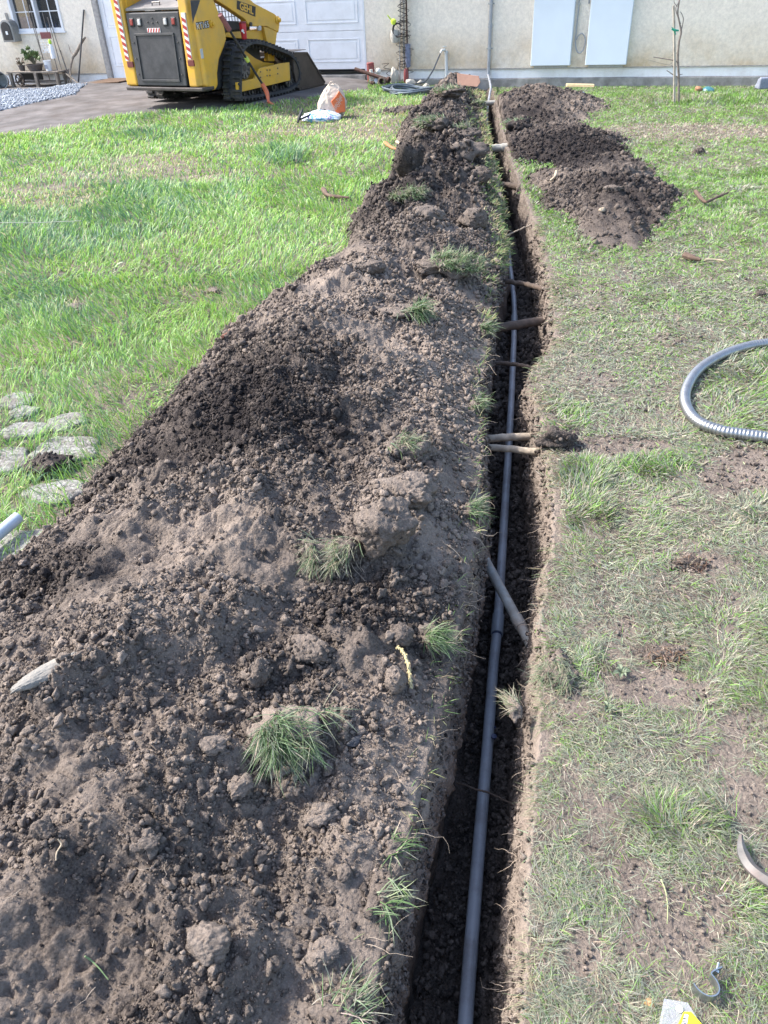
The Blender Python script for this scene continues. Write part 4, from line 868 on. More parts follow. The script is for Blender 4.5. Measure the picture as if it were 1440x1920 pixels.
m = MB(); m.lathe([(0, 0), (.13, 0), (.135, .2), (.14, .22), (0, .22)], WP(-8.28, -.03, .6), n=18); tag(m.build('green_tub', mat('pale_green_tub', (.33, .42, .36), .6, var=.15), smooth=True), 'pale green tub at the far left edge by the bucket', 'tub')
# pots
def leafpot(s, off, z, r, h, nleaf, ls, col, lb, seed):
    p = WP(s, z, off); e = empty('potted_plant', p, lb, 'potted plant'); m = MB()
    m.lathe([(0, 0), (r * .7, 0), (r, h), (r * 1.06, h), (r * 1.06, h * .86), (r * .9, h * .84), (0, h * .86)], p, n=18); local(m.build('pot', mat('pot_clay', (.10, .085, .08), .7, var=.2), smooth=True), e)
    g = np.random.default_rng(seed); m = MB(); st = MB()
    for k in range(14):
        d = Vector((g.normal(0, .6), g.normal(0, .6), 1)).normalized(); L_ = g.uniform(.10, .24) * ls; a = p + Vector((0, 0, h * .86)); b_ = a + d * L_; st.tube([a, (a + b_) / 2 + Vector((0, 0, .01)), b_], [.010, .009, .006], 6)
        for q in range(nleaf):
            d2 = (d + Vector(g.normal(0, .8, 3))).normalized(); c = b_ + d2 * g.uniform(.01, .05) * ls; w_ = d2.cross(Vector(g.normal(0, 1, 3))).normalized() * g.uniform(.012, .02) * ls; u_ = d2 * g.uniform(.018, .032) * ls; nn = d2.cross(w_).normalized() * .004
            m.add([c - u_, c + w_ + nn, c + u_ * 1.1, c - w_ + nn, c + nn * 2.2, c - nn], [(0, 1, 4), (1, 2, 4), (2, 3, 4), (3, 0, 4), (1, 0, 5), (2, 1, 5), (3, 2, 5), (0, 3, 5)])
    local(st.build('stem', mat('succulent_stem', (.12, .11, .07), .8), smooth=True), e)
    local(m.build('foliage', mat('succulent_leaf', col, .45, var=.3, scale=30), smooth=False), e)
leafpot(-7.20, .36, .291, .17, .12, 16, 1.35, (.10, .15, .05), 'round leafed succulent in a wide dark bowl on the bench', 3)
leafpot(-7.56, .34, .291, .07, .10, 8, .6, (.22, .16, .11), 'small dried succulent pot at the left end of the bench', 4)
e = empty('white_cup', WP(-6.83, .291, .40), 'white plastic tub standing at the right of the succulent bowl', 'tub')
m = MB(); m.lathe([(0, 0), (.06, 0), (.075, .17), (.081, .172), (.081, .185), (.07, .185), (.055, .01), (0, .01)], WP(-6.83, .291, .40), n=20); local(m.build('cup', WHT, smooth=True), e)
m = MB(); wbox(m, -6.86, -6.79, .33, .40, .4735, .476); local(m.build('printed_patch', mat('grey_ink', (.25, .27, .33), .6)), e)
# stakes leaning on the wall behind the bench
STK = [((-7.30, 1.45, .03), (-6.93, .12, .34)), ((-7.22, 1.42, .03), (-7.00, .25, .30)), ((-6.95, 1.30, .03), (-6.62, .05, .40)), ((-6.85, 1.20, .03), (-6.50, .05, .42)), ((-6.80, 1.05, .03), (-6.40, .03, .36)), ((-6.72, .62, .04), (-6.45, .06, .30))]
LBS = ['thin dark stake, leftmost of those leaning before the window', 'thin stake leaning before the window, second from the left', 'long thin stake leaning right of the hanging sign', 'long stake leaning on the wall, fourth of the bundle', 'brown stake ending below the window corner', 'short stake leaning in the bundle beside the branch']
for (a_, b_), lb in zip(STK, LBS):
    m = MB(); A_ = WP(*a_); B_ = WP(*b_); mid = (A_ + B_) / 2 + Vector((0, 0, -.015)); m.tube([A_, mid, B_], [.007, .009, .010], 7); tag(m.build('garden_stake', WOODG, smooth=True), lb, 'stake', 'stakes leaning under the window')
m = MB(); wtube(m, [(-6.02, .84, .05), (-6.10, .76, .10), (-6.18, .66, .14), (-6.27, .56, .17), (-6.33, .50, .2), (-6.38, .3, .3), (-6.34, .08, .42)], [.016, .026, .028, .030, .024, .016, .012], 8, 3)
wtube(m, [(-6.29, .52, .18), (-6.40, .60, .14), (-6.44, .72, .1)], [.014, .010, .006], 6, 3)
tag(m.build('driftwood_branch', mat('driftwood', (.24, .20, .16), .9, var=.35, scale=22, bump=.004), smooth=True), 'thick crooked driftwood branch leaning against the wall', 'branch')
m = MB(); wtube(m, [(-5.93, 1.30, .03), (-6.28, .02, .30)], .016, 8); tag(m.build('long_bar', mat('dark_bar', (.07, .07, .075), .6, .4), smooth=True), 'long straight dark bar leaning on the wall left of the door', 'bar')
for (a_, b_, lb) in (((-6.50, .24, .34), (-6.08, .06, .52), 'short flat lath sloping from the bench end'), ((-6.46, .30, .25), (-6.40, .03, .48), 'short lath standing at the bench end')):
    m = MB(); wtube(m, [a_, b_], .014, 4); tag(m.build('wood_lath', WOODG), lb, 'lath')
# hanging sign and rack, green bottle
e = empty('hanging_sign', WP(-6.80, .9, .1), 'small dark red sign with a white word hanging under it, below the window', 'sign')
SGR = mat('sign_red', (.15, .04, .045), .6, var=.15)
m = MB(); wbox(m, -6.95, -6.70, .84, .955, .24, .255); local(m.build('board', SGR, bevel=.003), e)
m = MB()
for k in range(4): wtube(m, [(-6.96 + .075 * k, .83, .25), (-6.96 + .075 * k + .02, .60, .26)], .004, 5)
for k in range(3): wtube(m, [(-7.02, .80 - .05 * k, .25), (-6.70, .80 - .05 * k, .25)], .004, 5)
local(m.build('white_rack', WHT, smooth=True), e)
MROT = Matrix(((WD[0], 0, WN[0], 0), (WD[1], 0, WN[1], 0), (0, 1, 0, 0), (0, 0, 0, 1)))
def walltext(name, body, m_, size, s, z, off, parent, ext=.002):
    o = text(name, body, m_, size, Matrix.Translation(WP(s, z, off)) @ MROT, None, ext); return local(o, parent)
walltext('lettering', 'OPEN', WHT, .11, -6.86, .63, .275, e)
e = empty('spray_bottle', WP(-6.74, .5, .3), 'white spray bottle with lime green top hanging among the stakes', 'bottle')
m = MB(); m.lathe([(0, 0), (.05, 0), (.052, .18), (.03, .23), (.018, .25), (0, .25)], WP(-6.72, .50, .30), n=16); local(m.build('body', WHT, smooth=True), e)
m = MB(); m.lathe([(.02, 0), (.03, .005), (.03, .05), (.012, .08), (0, .09)], WP(-6.72, .752, .30), n=12); wbox(m, -6.76, -6.70, .80, .825, .29, .31); local(m.build('trigger_top', mat('lime_top', (.42, .66, .05), .4), bevel=.003), e)
m = MB()
p = WP(-6.35, 0, .42); m.prism([(-.5, -.16), (.28, -.16), (.28, .12), (-.5, .12)], lambda u, v, dd: WP(-6.2 + u, dd, .40 + v), -.02, .045)
tag(m.build('edging_board', mat('dark_timber', (.05, .045, .04), .9, var=.3), bevel=.01), 'dark timber edging board at the gravel end by the bench', 'timber')
q = [G(178, 170), G(238, 170), G(238, 155), G(193, 153)]
m = MB(); m.hexa([WP(-5.80, .06, .75), WP(-4.95, .10, .75), WP(-4.85, .10, .12), WP(-5.60, .10, .12)] + [WP(-5.80, .082, .75), WP(-4.95, .122, .75), WP(-4.85, .122, .12), WP(-5.60, .122, .12)])
tag(m.build('door_mat', mat('coir', (.13, .08, .05), .95, var=.3, scale=60, bump=.004), bevel=.004), 'brown door mat on the driveway before the side door', 'door mat')

# ------------------------------------------------------------------ sapling
tx, ty = float(G(1266, 196)[0]), float(G(1266, 196)[1])
def TP(px, py, dy=0.0):
    """a point of the sapling: photo pixel on the upright plane through its foot"""
    r = ray(px, py); t = (ty + dy) / r[1]; return Vector((r[0] * t, ty + dy, H + r[2] * t))
tr = empty('sapling', (tx, ty, 0), 'bare thin sapling tied to a pale wooden stake on the right lawn', 'tree')
BARK = mat('sapling_bark', (.24, .20, .17), .85, var=.3, scale=40, bump=.002)
m = MB(); a_ = [TP(x_, y_, .04) for x_, y_ in ((1272, 196), (1273, 150), (1271, 110), (1273, 80), (1277, 60), (1274, 42), (1271, 20), (1278, -20), (1280, -60))]
m.tube(spline(a_, 4), list(np.linspace(.018, .007, 33)), 8); local(m.build('trunk', BARK, smooth=True), tr)
for pl, r0 in (([(1272, 117), (1262, 113), (1245, 110), (1225, 107)], .010), ([(1271, 145), (1262, 140), (1250, 132)], .009), ([(1275, 68), (1281, 40), (1280, 30), (1276, 22)], .007), ([(1276, 45), (1267, 18), (1272, 5), (1275, -8)], .007), ([(1274, 85), (1268, 100), (1258, 104)], .004), ([(1274, 140), (1280, 139)], .006), ([(1260, 118), (1250, 121), (1214, 112)], .003), ([(1266, 128), (1258, 122)], .004), ([(1270, 12), (1264, 4), (1266, -10)], .005)):
    m = MB(); s_ = spline([TP(a, b, .04) for a, b in pl], 4); m.tube(s_, list(np.linspace(r0, r0 * .55, len(s_))), 6); local(m.build('branch', BARK, smooth=True), tr)
e = empty('tree_stake', (tx, ty, 0), 'pale weathered stake standing beside the bare sapling', 'stake')
m = MB(); m.tube([TP(1264, 198), TP(1265, 120), TP(1264, 40), TP(1263, 10)], [.019, .018, .017, .016], 4); local(m.build('post', mat('stake_wood', (.42, .37, .30), .85, var=.25, scale=22, bump=.002)), e)
m = MB(); c_ = TP(1265, 57, -.03); m.tube([c_ + Vector((-.04, 0, .02)), c_ + Vector((0, -.01, 0)), c_ + Vector((.06, .03, -.005))], [.012, .016, .010], 6); m.tube([c_, c_ + Vector((.02, -.01, -.05))], [.012, .006], 5); m.tube([c_, c_ + Vector((-.05, -.01, .04))], [.009, .004], 5)
local(m.build('green_tie', mat('green_tape', (.02, .32, .20), .5), smooth=True), e)
# ------------------------------------------------------------------ compact track loader, built in its own frame: u forward, v to its right, z up
MX, MY, MHD = -2.88, 12.98, 0.5144
MF = np.array([sin(MHD), cos(MHD)]); MRt = np.array([cos(MHD), -sin(MHD)])
def MPt(u, v, z):
    p = np.array([MX, MY]) + MF * u + MRt * v; return Vector((p[0], p[1], z))
def SI(px, py, v):
    r = ray(px, py); t = (v + np.array([MX, MY]).dot(MRt)) / r[:2].dot(MRt); q = np.array([0, 0, H]) + r * t
    return float((q[:2] - [MX, MY]).dot(MF)), float(q[2])
def c2(x, y): return 200 + x / 3.13, y / 3.13
def c4(x, y): return 420 + x / 5.143, y / 5.143
def side(pts, v, f=c2): return [SI(*f(x, y), v) for x, y in pts]
YEL = mat('loader_yellow', (.70, .385, .035), .38, var=.06, scale=3, spec=.5, coat=.2, dirt=(.33, .24, .12), dirt_amt=.5, dirt_scale=3.2)
DGR = mat('charcoal_paint', (.035, .037, .042), .55, var=.2, scale=8, dirt=(.12, .11, .10), dirt_amt=.5, dirt_scale=5)
RUB = mat('track_rubber', (.035, .035, .038), .85, var=.3, scale=20, bump=.003, bscale=60, dirt=(.12, .105, .09), dirt_amt=.7, dirt_scale=7)
STL = mat('dark_steel', (.08, .075, .075), .5, .6, var=.3, scale=8, dirt=(.11, .09, .08), dirt_amt=.7, dirt_scale=4)
WORN = mat('worn_steel', (.14, .13, .125), .5, .5, var=.3, scale=10)
REDL = mat('red_lens', (.25, .02, .02), .2, var=.1)
CLRL = mat('clear_lens', (.5, .5, .5), .15, var=.1)
RFR = mat('reflector_red', (.40, .035, .035), .4, var=.05); RFW = mat('reflector_white', (.72, .70, .68), .4, var=.05); RFD = mat('reflector_dark_red', (.15, .03, .03), .4)
ML_ = empty('track_loader', MPt(.9, -.07, .09), 'yellow and black compact track loader with dark bucket parked at the garage door', 'track loader')
def mb_(fn=None): return MB()
def mbox(m, u0, u1, v0, v1, z0, z1):
    return m.hexa([MPt(u0, v0, z0), MPt(u1, v0, z0), MPt(u1, v1, z0), MPt(u0, v1, z0), MPt(u0, v0, z1), MPt(u1, v0, z1), MPt(u1, v1, z1), MPt(u0, v1, z1)])
def mprism(poly, v0, v1):
    m = MB(); return m.prism(poly, lambda u, z, v: MPt(u, v, z), v0, v1)
def put(m, name, mt, par=ML_, **k): return local(m.build(name, mt, **k), par)
VC = -.07
# tracks
outer = side([(160, 985), (150, 900), (152, 700), (160, 520), (190, 430), (240, 392), (300, 375), (380, 388), (520, 440), (640, 490), (710, 560), (745, 650), (755, 730), (738, 820), (700, 870), (640, 905), (520, 935), (300, 972)], .86, c4)
zlow = min(p[1] for p in outer); outer = [(u, z - (zlow - .095) * (1 - sstep(.1, .5, z))) for u, z in outer]
def dense(poly, n):
    P = np.array(poly + [poly[0]]); d = np.r_[0, np.cumsum(np.hypot(*np.diff(P, axis=0).T))]; t = np.linspace(0, d[-1], n, endpoint=False)
    return np.stack([np.interp(t, d, P[:, 0]), np.interp(t, d, P[:, 1])], 1)
def smooth_poly(p, k=3):
    for _ in range(k): p = (np.roll(p, 1, 0) + 2 * p + np.roll(p, -1, 0)) / 4
    return p
oc = smooth_poly(dense(outer, 192), 8); tg = np.roll(oc, -1, 0) - np.roll(oc, 1, 0); tg /= np.hypot(*tg.T)[:, None]; nn_ = np.stack([tg[:, 1], -tg[:, 0]], 1)
cen = oc.mean(0)
if ((oc - cen) * nn_).sum() < 0: nn_ = -nn_
PERIM = np.hypot(*np.diff(oc, axis=0).T).sum()
for sgn, nm in ((1, 'right'), (-1, 'left')):
    va, vb = sorted((VC + sgn * .93, VC + sgn * .60))
    vis = oc - nn_ * .028; inn = oc - nn_ * .060; n = len(oc)
    V = []; 
    for ring, vv in ((vis, va), (vis, vb), (inn, vb), (inn, va)): V += [MPt(p[0], vv, p[1]) for p in ring]
    fs = [((a) * n + i, a * n + (i + 1) % n, ((a + 1) % 4) * n + (i + 1) % n, ((a + 1) % 4) * n + i) for a in range(4) for i in range(n)]
    m = MB(); m.add(V, fs); trk = put(m, 'track_belt', RUB, smooth=True)
    m = MB(); mi = MB()
    for k in range(48):
        i = k * 4; p = oc[i] - nn_[i] * .030; q = oc[i] + nn_[i] * .004; t = tg[i] * .020; t2 = t * .72
        for (a, b_, sh) in ((va + .004, (va + vb) / 2 - .035, 0), ((va + vb) / 2 + .035, vb - .004, 1)):
            ii = (i + 2 * sh) % n; p = oc[ii] - nn_[ii] * .030; q = oc[ii] + nn_[ii] * .004; t = tg[ii] * .021; t2 = t * .7
            m.hexa([MPt(*(p - t)[:1], a, (p - t)[1]), MPt((p + t)[0], a, (p + t)[1]), MPt((p + t)[0], b_, (p + t)[1]), MPt((p - t)[0], b_, (p - t)[1]), MPt((q - t2)[0], a, (q - t2)[1]), MPt((q + t2)[0], a, (q + t2)[1]), MPt((q + t2)[0], b_, (q + t2)[1]), MPt((q - t2)[0], b_, (q - t2)[1])])
        p = oc[i] - nn_[i] * .058; q = oc[i] - nn_[i] * .105; t = tg[i] * .016; t2 = t * .6
        for (a, b_) in (((va + vb) / 2 - .05, (va + vb) / 2 - .01), ((va + vb) / 2 + .01, (va + vb) / 2 + .05)):
            mi.hexa([MPt((p - t)[0], a, (p - t)[1]), MPt((p + t)[0], a, (p + t)[1]), MPt((p + t)[0], b_, (p + t)[1]), MPt((p - t)[0], b_, (p - t)[1]), MPt((q - t2)[0], a, (q - t2)[1]), MPt((q + t2)[0], a, (q + t2)[1]), MPt((q + t2)[0], b_, (q + t2)[1]), MPt((q - t2)[0], b_, (q - t2)[1])])
    nm_ = len(m.v); m.v += mi.v; m.f += [tuple(i + nm_ for i in f) for f in mi.f]; x = put(m, 'tread', RUB, trk); x.matrix_parent_inverse = Matrix.Identity(4)
    vf = VC + sgn * .90; vi = VC + sgn * .63; a, b_ = sorted((vf, vf - sgn * .045))
    fr = side([(130, 795), (300, 755), (340, 660), (540, 612), (632, 600), (640, 775), (150, 892), (135, 870)], .83, c4)
    put(mprism(fr, a, b_), 'track_frame', YEL, bevel=.006)
    a, b_ = sorted((VC + sgn * .89, VC + sgn * .62))
    put(mprism(side([(250, 480), (330, 490), (420, 560), (500, 600), (600, 610), (600, 760), (160, 850), (150, 700), (200, 560)], .83, c4), *sorted((VC + sgn * .66, VC + sgn * .60))), 'inner_plate', YEL if sgn > 0 else DGR)
    for (cx, cy, rad, nm2) in ((205, 655, .15, 'sprocket'), (640, 770, .165, 'idler_wheel'), (205, 915, .085, 'roller'), (285, 905, .085, 'roller'), (395, 885, .085, 'roller'), (505, 860, .085, 'roller')):
        u_, z_ = SI(*c4(cx, cy), .80)
        if nm2 == 'idler_wheel': u_, z_ = oc[:, 0].max() - .25, .32
        if nm2 == 'roller': z_ = max(z_, .215)
        ax = (MRt[0] * sgn, MRt[1] * sgn, 0); m = MB()
        m.lathe([(0, -.10), (rad, -.10), (rad, -.03), (rad * .7, -.02), (rad * .7, .04), (rad, .05), (rad, .12), (rad * .8, .125), (rad * .7, .10), (rad * .3, .10), (rad * .28, .13), (0, .13)], MPt(u_, VC + sgn * .73, z_), ax, 22)
        wl = put(m, nm2, STL, smooth=True)
        if nm2 != 'roller':
            m = MB()
            for k in range(10):
                a_ = k * pi / 5; du, dz = cos(a_), sin(a_); w1 = .02
                P = [MPt(u_ + du * r_ - dz * w_, VC + sgn * vv, z_ + dz * r_ + du * w_) for vv in (.83, .858) for r_, w_ in ((rad * .30, -w1), (rad * .95, -w1 * .8), (rad * .95, w1 * .8), (rad * .30, w1))]
                m.hexa(P)
            x = put(m, 'teeth', WORN, wl); x.matrix_parent_inverse = Matrix.Identity(4)
    # access plates on the frame
    for (x0, x1) in ((345, 415), (435, 518)):
        y_ = 690 if x0 < 400 else 672; pp = side([(x0, y_), (x1, y_ - 18), (x1, y_ + 42), (x0, y_ + 60)], .83, c4)
        m = mprism(pp, *sorted((vf + sgn * .002, vf + sgn * .006))); put(m, 'access_plate', YEL, bevel=.003)
        u0, z0 = pp[0]; u1, z1 = pp[2]
        for (uu, zz) in ((pp[0]), (pp[1]), (pp[2]), (pp[3])):
            m = MB(); m.lathe([(.011, 0), (.011, .008), (0, .009)], MPt(uu * .9 + .1 * (u0 + u1) / 2, vf + sgn * .006, zz * .88 + .12 * (z0 + z1) / 2), (MRt[0] * sgn, MRt[1] * sgn, 0), 8); put(m, 'bolt', WORN)
# rear body
m = MB(); mbox(m, -.06, .22, VC - .74, VC + .74, .335, .385); put(m, 'rear_bumper', STL, bevel=.012)
m = MB(); mbox(m, .25, 1.7, VC - .56, VC + .56, .30, .90); put(m, 'chassis', DGR, bevel=.01)
blk = MB(); v0, v1 = -.60, .39
blk.hexa([MPt(-.035, v0 + .02, .40), MPt(.12, v0 + .02, .40), MPt(.12, v1 - .02, .40), MPt(-.035, v1 - .02, .40), MPt(.015, v0, 1.315), MPt(.16, v0, 1.33), MPt(.16, v1, 1.33), MPt(.015, v1, 1.315)])
dr = put(blk, 'rear_door', DGR, bevel=.012)
def rear_u(z): return -.035 + .05 * (z - .40) / .915
def rpan(name, va, vb, za, zb, d, mt, par, bev=.003, dd=.0):
    m = MB(); m.hexa([MPt(rear_u(za) - d, va, za), MPt(rear_u(za) + .01 - dd, va, za), MPt(rear_u(za) + .01 - dd, vb, za), MPt(rear_u(za) - d, vb, za), MPt(rear_u(zb) - d, va, zb), MPt(rear_u(zb) + .01 - dd, va, zb), MPt(rear_u(zb) + .01 - dd, vb, zb), MPt(rear_u(zb) - d, vb, zb)])
    o = put(m, name, mt, par, bevel=bev); o.matrix_parent_inverse = Matrix.Identity(4); return o
for (a, b_, c, d) in ((-.48, .26, 1.035, 1.065), (-.48, .26, .455, .485), (-.48, -.45, .486, 1.034), (.23, .26, .486, 1.034)): rpan('panel_rim', a, b_, c, d, .016, DGR, dr)
rpan('inner_panel', -.445, .225, .49, 1.03, .004, mat('panel_black', (.022, .024, .030), .5, var=.35, scale=4, dirt=(.09, .09, .095), dirt_amt=.6, dirt_scale=2.5), dr)
for (vc_, mt, nm) in ((-.50, REDL, 'tail_lamp'), (-.355, CLRL, 'reversing_lamp'), (.135, CLRL, 'reversing_lamp'), (.285, REDL, 'tail_lamp')):
    b0_ = rpan(nm, vc_ - .045, vc_ + .045, 1.145, 1.255, .012, BLK, dr, .012); o = rpan('lens', vc_ - .030, vc_ + .030, 1.16, 1.24, .020, mt, b0_, .012)
o = rpan('warning_plate', -.225, .02, 1.072, 1.125, .008, RFW, dr, .001)
m = MB()
for k in range(5):
    a = -.222 + k * .05; P = []
    for uu in (-.0083, -.0095):
        P += [MPt(rear_u(1.075) + uu, a, 1.0745), MPt(rear_u(1.075) + uu, a + .025, 1.0745), MPt(rear_u(1.12) + uu, a + .025 + .018, 1.1225), MPt(rear_u(1.12) + uu, a + .018, 1.1225)]
    m.hexa(P)
x = put(m, 'red_stripes', RFR, o); x.matrix_parent_inverse = Matrix.Identity(4)
for (a, z_) in [(-.53, z) for z in (.55, .75, .95)] + [(.31, z) for z in (.55, .75, .95)] + [(-.2, 1.2), (-.02, 1.2), (-.11, 1.245), (-.11, 1.19)]:
    m = MB(); m.lathe([(.011, 0), (.011, .008), (0, .010)], MPt(rear_u(z_) - .001, a, z_), (-MF[0], -MF[1], 0), 8); x = put(m, 'bolt', WORN, dr); x.matrix_parent_inverse = Matrix.Identity(4)
# tapered yellow corner uprights of the rear frame
m = MB(); m.hexa([MPt(-.02, -.83, .39), MPt(.5, -.83, .39), MPt(.5, -.62, .39), MPt(-.02, -.60, .39), MPt(.02, -.86, 1.75), MPt(.5, -.86, 1.75), MPt(.5, -.66, 1.75), MPt(.02, -.64, 1.75)])
rl = put(m, 'rear_upright', YEL, bevel=.03, seg=3)
pan = side([(560, 508), (640, 532), (657, 500), (652, 430), (662, 350), (690, 280), (706, 232), (696, 170), (676, 110), (655, 60), (630, 0)], .66)
u_t = pan[-1][0]; pan = [(.06, .385)] + pan[1:] + [(u_t + .05, 1.9), (.06, 1.9)]
put(mprism(pan, .44, .665), 'side_upright', YEL, bevel=.035, seg=4)
m = MB(); m.hexa([MPt(-.02, .40, .39), MPt(.075, .40, .39), MPt(.075, .60, .39), MPt(-.02, .55, .39), MPt(.02, .41, 1.9), MPt(.08, .41, 1.9), MPt(.08, .60, 1.9), MPt(.02, .56, 1.9)])
rr_ = put(m, 'rear_upright', YEL, bevel=.02, seg=3)
pn_ = [(p[0], p[1]) for p in pan]
put(mprism(pn_, -.865, -.70), 'side_upright', YEL, bevel=.03, seg=3)
def hazard(va, vb, z0, z1, par, uoff):
    m = MB(); m.hexa([MPt(uoff - .002, va, z0), MPt(uoff + .004, va, z0), MPt(uoff + .004, vb, z0), MPt(uoff - .002, vb, z0), MPt(uoff - .002, va, z1), MPt(uoff + .004, va, z1), MPt(uoff + .004, vb, z1), MPt(uoff - .002, vb, z1)])
    m = MB(); mbox(m, uoff - .002, uoff + .03, va, vb, z0, z1); w_ = put(m, 'hazard_tape', RFW, par); w_.matrix_parent_inverse = Matrix.Identity(4)
    m = MB(); z = z0; h = (vb - va) * 1.0
    while z < z1 - h * 1.3:
        P = []
        for uu in (uoff - .0045, uoff - .0025): P += [MPt(uu, va + .001, z + h * .5), MPt(uu, vb - .001, z), MPt(uu, vb - .001, z + h * .62), MPt(uu, va + .001, z + h * 1.12)]
        m.hexa(P); z += h * 1.24
    x = put(m, 'red_stripes', RFR, w_); x.matrix_parent_inverse = Matrix.Identity(4)
hazard(-.745, -.675, .72, 1.74, rl, -.018); hazard(.46, .53, .74, 1.30, rr_, -.018)
m = MB(); mbox(m, -.024, .0, -.73, -.615, .635, .71); x = put(m, 'red_reflector', RFD, rl, bevel=.004); x.matrix_parent_inverse = Matrix.Identity(4)
m = MB(); mbox(m, -.024, .0, .445, .555, .655, .73); x = put(m, 'red_reflector', RFD, rr_, bevel=.004); x.matrix_parent_inverse = Matrix.Identity(4)
# hood
m = MB(); m.hexa([MPt(.03, -.60, 1.335), MPt(.75, -.56, 1.52), MPt(.75, .38, 1.52), MPt(.03, .39, 1.335), MPt(.03, -.60, 1.37), MPt(.75, -.56, 1.56), MPt(.75, .38, 1.56), MPt(.03, .39, 1.37)])
hd = put(m, 'hood', mat('hood_grey', (.17, .165, .165), .6, var=.3, scale=4, dirt=(.3, .27, .25), dirt_amt=.5), bevel=.008)
m = MB(); m.tube([MPt(.12, -.16, 1.39), MPt(.13, -.16, 1.43), MPt(.13, -.02, 1.43), MPt(.12, -.02, 1.39)], .010, 8); x = put(m, 'handle', WORN, hd, smooth=True); x.matrix_parent_inverse = Matrix.Identity(4)
m = MB(); m.lathe([(.07, 0), (.07, .25), (.08, .26), (.05, .27), (0, .27)], MPt(.33, .20, 1.42), n=16); put(m, 'exhaust', BLK, smooth=True)
m = MB(); mbox(m, .10, .6, -.68, -.62, 1.34, 1.9); put(m, 'yellow_sidewall', YEL, bevel=.01)
m = MB(); mbox(m, .52, .56, -.60, -.30, 1.60, 1.9); put(m, 'info_decal', mat('decal_pale', (.5, .56, .66), .5, var=.2, scale=60))
# cab with mesh side guards
m = MB(); mbox(m, .62, 1.62, VC - .48, VC + .48, .90, 1.06); put(m, 'cab_floor', BLK, bevel=.01)
for (u, v) in ((.64, -.46), (.64, .46), (1.60, -.46), (1.60, .46)):
    m = MB(); mbox(m, u - .035, u + .035, VC + v - .035, VC + v + .035, 1.061, 2.05); put(m, 'cab_post', BLK, bevel=.008)
m = MB(); mbox(m, .55, 1.68, VC - .52, VC + .52, 2.051, 2.11); put(m, 'cab_roof', BLK, bevel=.015)
for sgn in (1, -1):
    m = MB()
    for k in range(13): mbox(m, .70 + k * .072 - .004, .70 + k * .072 + .004, VC + sgn * .47 - .004, VC + sgn * .47 + .004, 1.062, 2.05)
    for k in range(12): mbox(m, .676, 1.564, VC + sgn * .48 - .004, VC + sgn * .48 + .004, 1.12 + k * .075 - .004, 1.12 + k * .075 + .004)
    put(m, 'mesh_guard', BLK)
m = MB(); mbox(m, .85, 1.15, VC - .28, VC + .28, 1.061, 1.15); put(m, 'seat', BLK, bevel=.03, seg=3)
# lift arms
arm = [(600, -80), (800, -40), (870, 20), (985, 80), (1006, 100), (1018, 130), (1010, 190), (985, 178), (940, 155), (845, 155), (828, 140), (815, 115), (700, 35), (640, 0)]
ap = side(arm, .60)
for sgn in (1, -1):
    a, b_ = sorted((VC + sgn * .67, VC + sgn * .56)); ar = put(mprism(ap, a, b_), 'lift_arm', YEL, bevel=.012)
    if sgn > 0:
        lp = side([(765, 2), (873, 40), (871, 98), (763, 52)], .60)
        x = put(mprism(lp, b_ + .001, b_ + .005), 'name_plate', BLK, ar); x.matrix_parent_inverse = Matrix.Identity(4)
        q = np.array(lp); ct = q.mean(0); du = (q[1] - q[0] + q[2] - q[3]); ang = math.atan2(du[1], du[0])
        BR = Matrix(((MF[0], 0, MRt[0], 0), (MF[1], 0, MRt[1], 0), (0, 1, 0, 0), (0, 0, 0, 1)))
        mw = Matrix.Translation(MPt(ct[0], b_ + .0065, ct[1] - .005)) @ BR @ Matrix.Rotation(ang, 4, 'Z')
        o = text('lettering', 'GEHL', YEL, .135, mw, None, .002, .004); o.scale = (1.0, 1, 1); local(o, ar); o.matrix_parent_inverse = Matrix.Identity(4)
        gs = side([(690, -5), (735, 38), (700, 18)], .60)
        u_, z_ = SI(*c2(1000, 118), .60); m = MB(); m.lathe([(.0, 0), (.055, 0), (.055, .02), (.035, .03), (.03, .06), (0, .065)], MPt(u_, b_, z_), (MRt[0], MRt[1], 0), 16); x = put(m, 'pivot_pin', YEL, ar, smooth=True); x.matrix_parent_inverse = Matrix.Identity(4)
        u_, z_ = SI(*c2(843, 143), .60); m = MB(); m.lathe([(.0, 0), (.03, 0), (.03, .02), (0, .02)], MPt(u_, b_, z_), (MRt[0], MRt[1], 0), 12); x = put(m, 'pivot_pin', STL, ar, smooth=True); x.matrix_parent_inverse = Matrix.Identity(4)
    dp_ = side([(925, 155), (1010, 170), (1003, 205), (990, 300), (990, 360), (955, 360), (945, 250)], .60)
    put(mprism(dp_, a + .012, b_ - .012), 'arm_drop', YEL, bevel=.01)
u_, z_ = SI(*c2(614, 140), .66); m = MB(); m.lathe([(0, 0), (.05, 0), (.05, .02), (.028, .025), (.028, .05), (0, .055)], MPt(u_, .665, z_), (MRt[0], MRt[1], 0), 16); put(m, 'pivot_pin', YEL, smooth=True)
